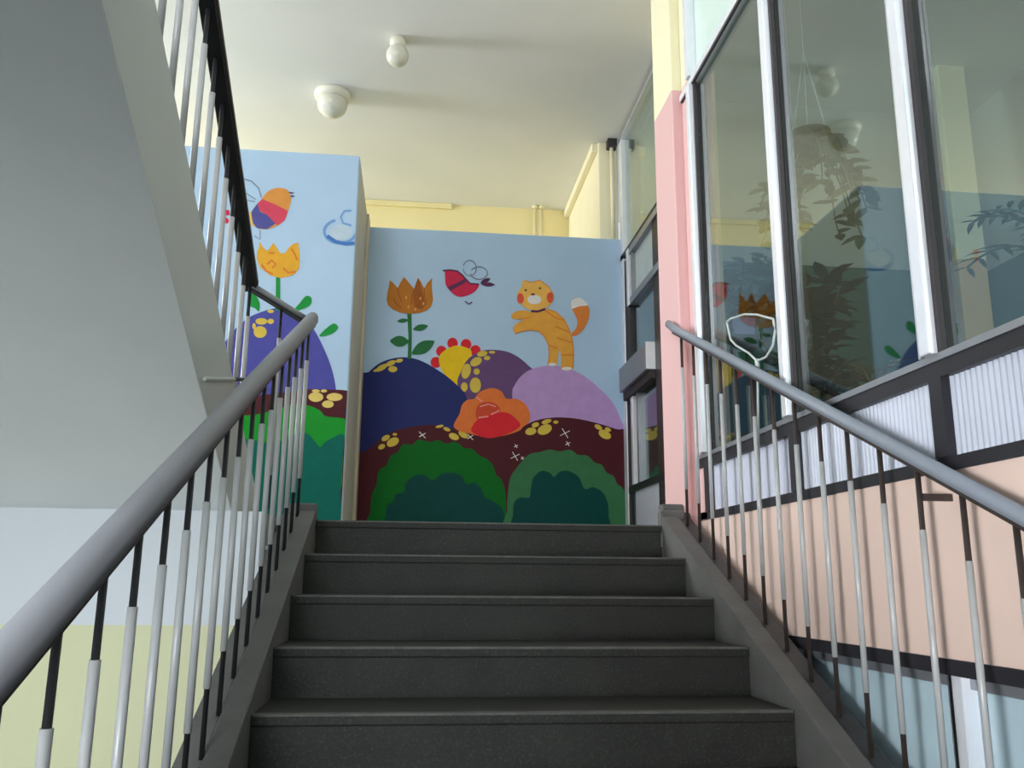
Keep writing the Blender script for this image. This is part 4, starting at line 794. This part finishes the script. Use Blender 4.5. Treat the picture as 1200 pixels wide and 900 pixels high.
def bushy(name, label, x, y, z, r, h, pm, lm, height, spread, nl, ll, lw, square=False, group=None):
    root = thing(name, label, 'plant', (x, y, z), group)
    pot(root, x, y, z, r, h, pm, square)
    s = MB(); fo = MB(); rnd = random.Random(hash_name(label))
    for k in range(7):
        a = rnd.uniform(0, 6.28); tip = Vector((x+spread*0.5*math.cos(a), y+spread*0.5*math.sin(a), z+h+height*rnd.uniform(0.6, 1)))
        base = Vector((x, y, z+h-0.01)); mid = (base+tip)/2+Vector((0, 0, 0.04))
        s.tube([base, mid, tip], 0.004, 6)
        for q in range(nl//7):
            t = rnd.uniform(0.15, 1.0); c = base.lerp(mid, t*2) if t < 0.5 else mid.lerp(tip, t*2-1)
            a2 = rnd.uniform(0, 6.28)
            leaf(fo, c, (math.cos(a2), math.sin(a2), rnd.uniform(-0.2, 0.7)), ll*rnd.uniform(0.7, 1.2), lw*rnd.uniform(0.7, 1.2))
    s.build('stem', M['bark'], root, smooth=True)
    f_ = fo.build('foliage', lm, root); f_['kind'] = 'stuff'
    return root
def hash_name(s): return sum(ord(c)*(i+1) for i, c in enumerate(s)) % 9973
bushy('potted_plant', 'bushy green plant in a square lilac pot on a stand behind the glass', 1.62, 0.90, SH+0.795, 0.075, 0.13, M['pot_lilac'], M['leaf_mid'], 0.34, 0.42, 180, 0.12, 0.055, True)
bushy('potted_plant', 'tall dark leafy plant in a brown pot behind the middle pane', 1.40, -0.40, SH, 0.10, 0.15, M['pot_brown'], M['leaf_dark'], 0.62, 0.30, 330, 0.15, 0.07)
bushy('potted_plant', 'low dark green plant in front of the tall one, behind the sill', 1.30, -0.72, SH, 0.07, 0.09, M['pot_brown'], M['leaf_dark'], 0.14, 0.34, 70, 0.10, 0.045)
bushy('potted_plant', 'small plant in a terracotta pot near the sill, beside the second mullion', 1.34, -1.03, SH, 0.055, 0.09, M['pot_orange'], M['leaf_pale'], 0.10, 0.16, 28, 0.07, 0.03)
# hanging plant with pale mottled leaves
hx, hy, hz = 1.42, -0.52, 1.55
hang = thing('hanging_plant', 'pale mottled trailing plant hanging behind the middle pane', 'plant', (hx, hy, CEIL))
MB().lathe([(0.05, 0), (0.085, 0.09), (0.09, 0.10), (0.075, 0.10)], 18, (hx, hy, hz)).build('pot', M['pot_brown'], hang, smooth=True)
c = MB()
for a in (0, 2.1, 4.2): c.tube([(hx+0.085*math.cos(a), hy+0.085*math.sin(a), hz+0.1), (hx, hy, hz+0.5)], 0.002, 5)
c.tube([(hx, hy, hz+0.5), (hx, hy, CEIL)], 0.002, 5); c.build('cord', M['wire'], hang)
fo = MB(); s = MB(); rnd = random.Random(5)
for k in range(20):
    a = rnd.uniform(0, 6.28); p = Vector((hx+0.07*math.cos(a), hy+0.07*math.sin(a), hz+0.1)); path = [tuple(p)]
    for q in range(5):
        p = p+Vector((0.035*math.cos(a)*rnd.uniform(0.2, 1.4), 0.045*math.sin(a)*rnd.uniform(0.2, 1.4), -0.085*rnd.uniform(0.5, 1.2))); path.append(tuple(p))
        for w in range(2):
            a2 = rnd.uniform(0, 6.28); leaf(fo, p, (math.cos(a2), math.sin(a2), rnd.uniform(-0.3, 0.3)), 0.075*rnd.uniform(0.8, 1.3), 0.05)
    s.tube(path, 0.003, 5)
s.build('stem', M['bark'], hang)
f_ = fo.build('foliage', M['leaf_pale'], hang); f_['kind'] = 'stuff'
# palm by the right pane
px_, py_ = 1.50, -1.80
palm = thing('potted_palm', 'bluish green palm with feathery fronds behind the pane nearest the viewer', 'plant', (px_, py_, SH))
pot(palm, px_, py_, SH, 0.09, 0.13, M['pot_brown'])
MB().tube([(px_, py_, SH+0.12), (px_+0.01, py_, SH+0.24)], 0.018, 8).build('stem', M['bark'], palm, smooth=True)
for k in range(9):
    a = 2*math.pi*k/9+0.35; L = 0.32+0.06*(k % 3)
    fr = MB(); path = []
    for q in range(9):
        t = q/8; path.append(Vector((px_+0.01+math.cos(a)*L*t*0.65, py_+math.sin(a)*L*t*0.9, SH+0.24+0.40*t*(1.15-0.75*t)+(0.06 if k % 2 else 0)*t)))
    fr.tube([tuple(p) for p in path], 0.0035, 5)
    for q in range(1, 9):
        d = (path[q]-path[q-1]).normalized(); sd = d.cross(Vector((0, 0, 1))).normalized()
        for sgn in (-1, 1):
            leaf(fr, path[q], sd*sgn+d*0.6+Vector((0, 0, 0.1)), 0.12*(1.1-0.6*q/8), 0.018, 0.3)
    fr.build('frond', M['leaf_teal'], palm)
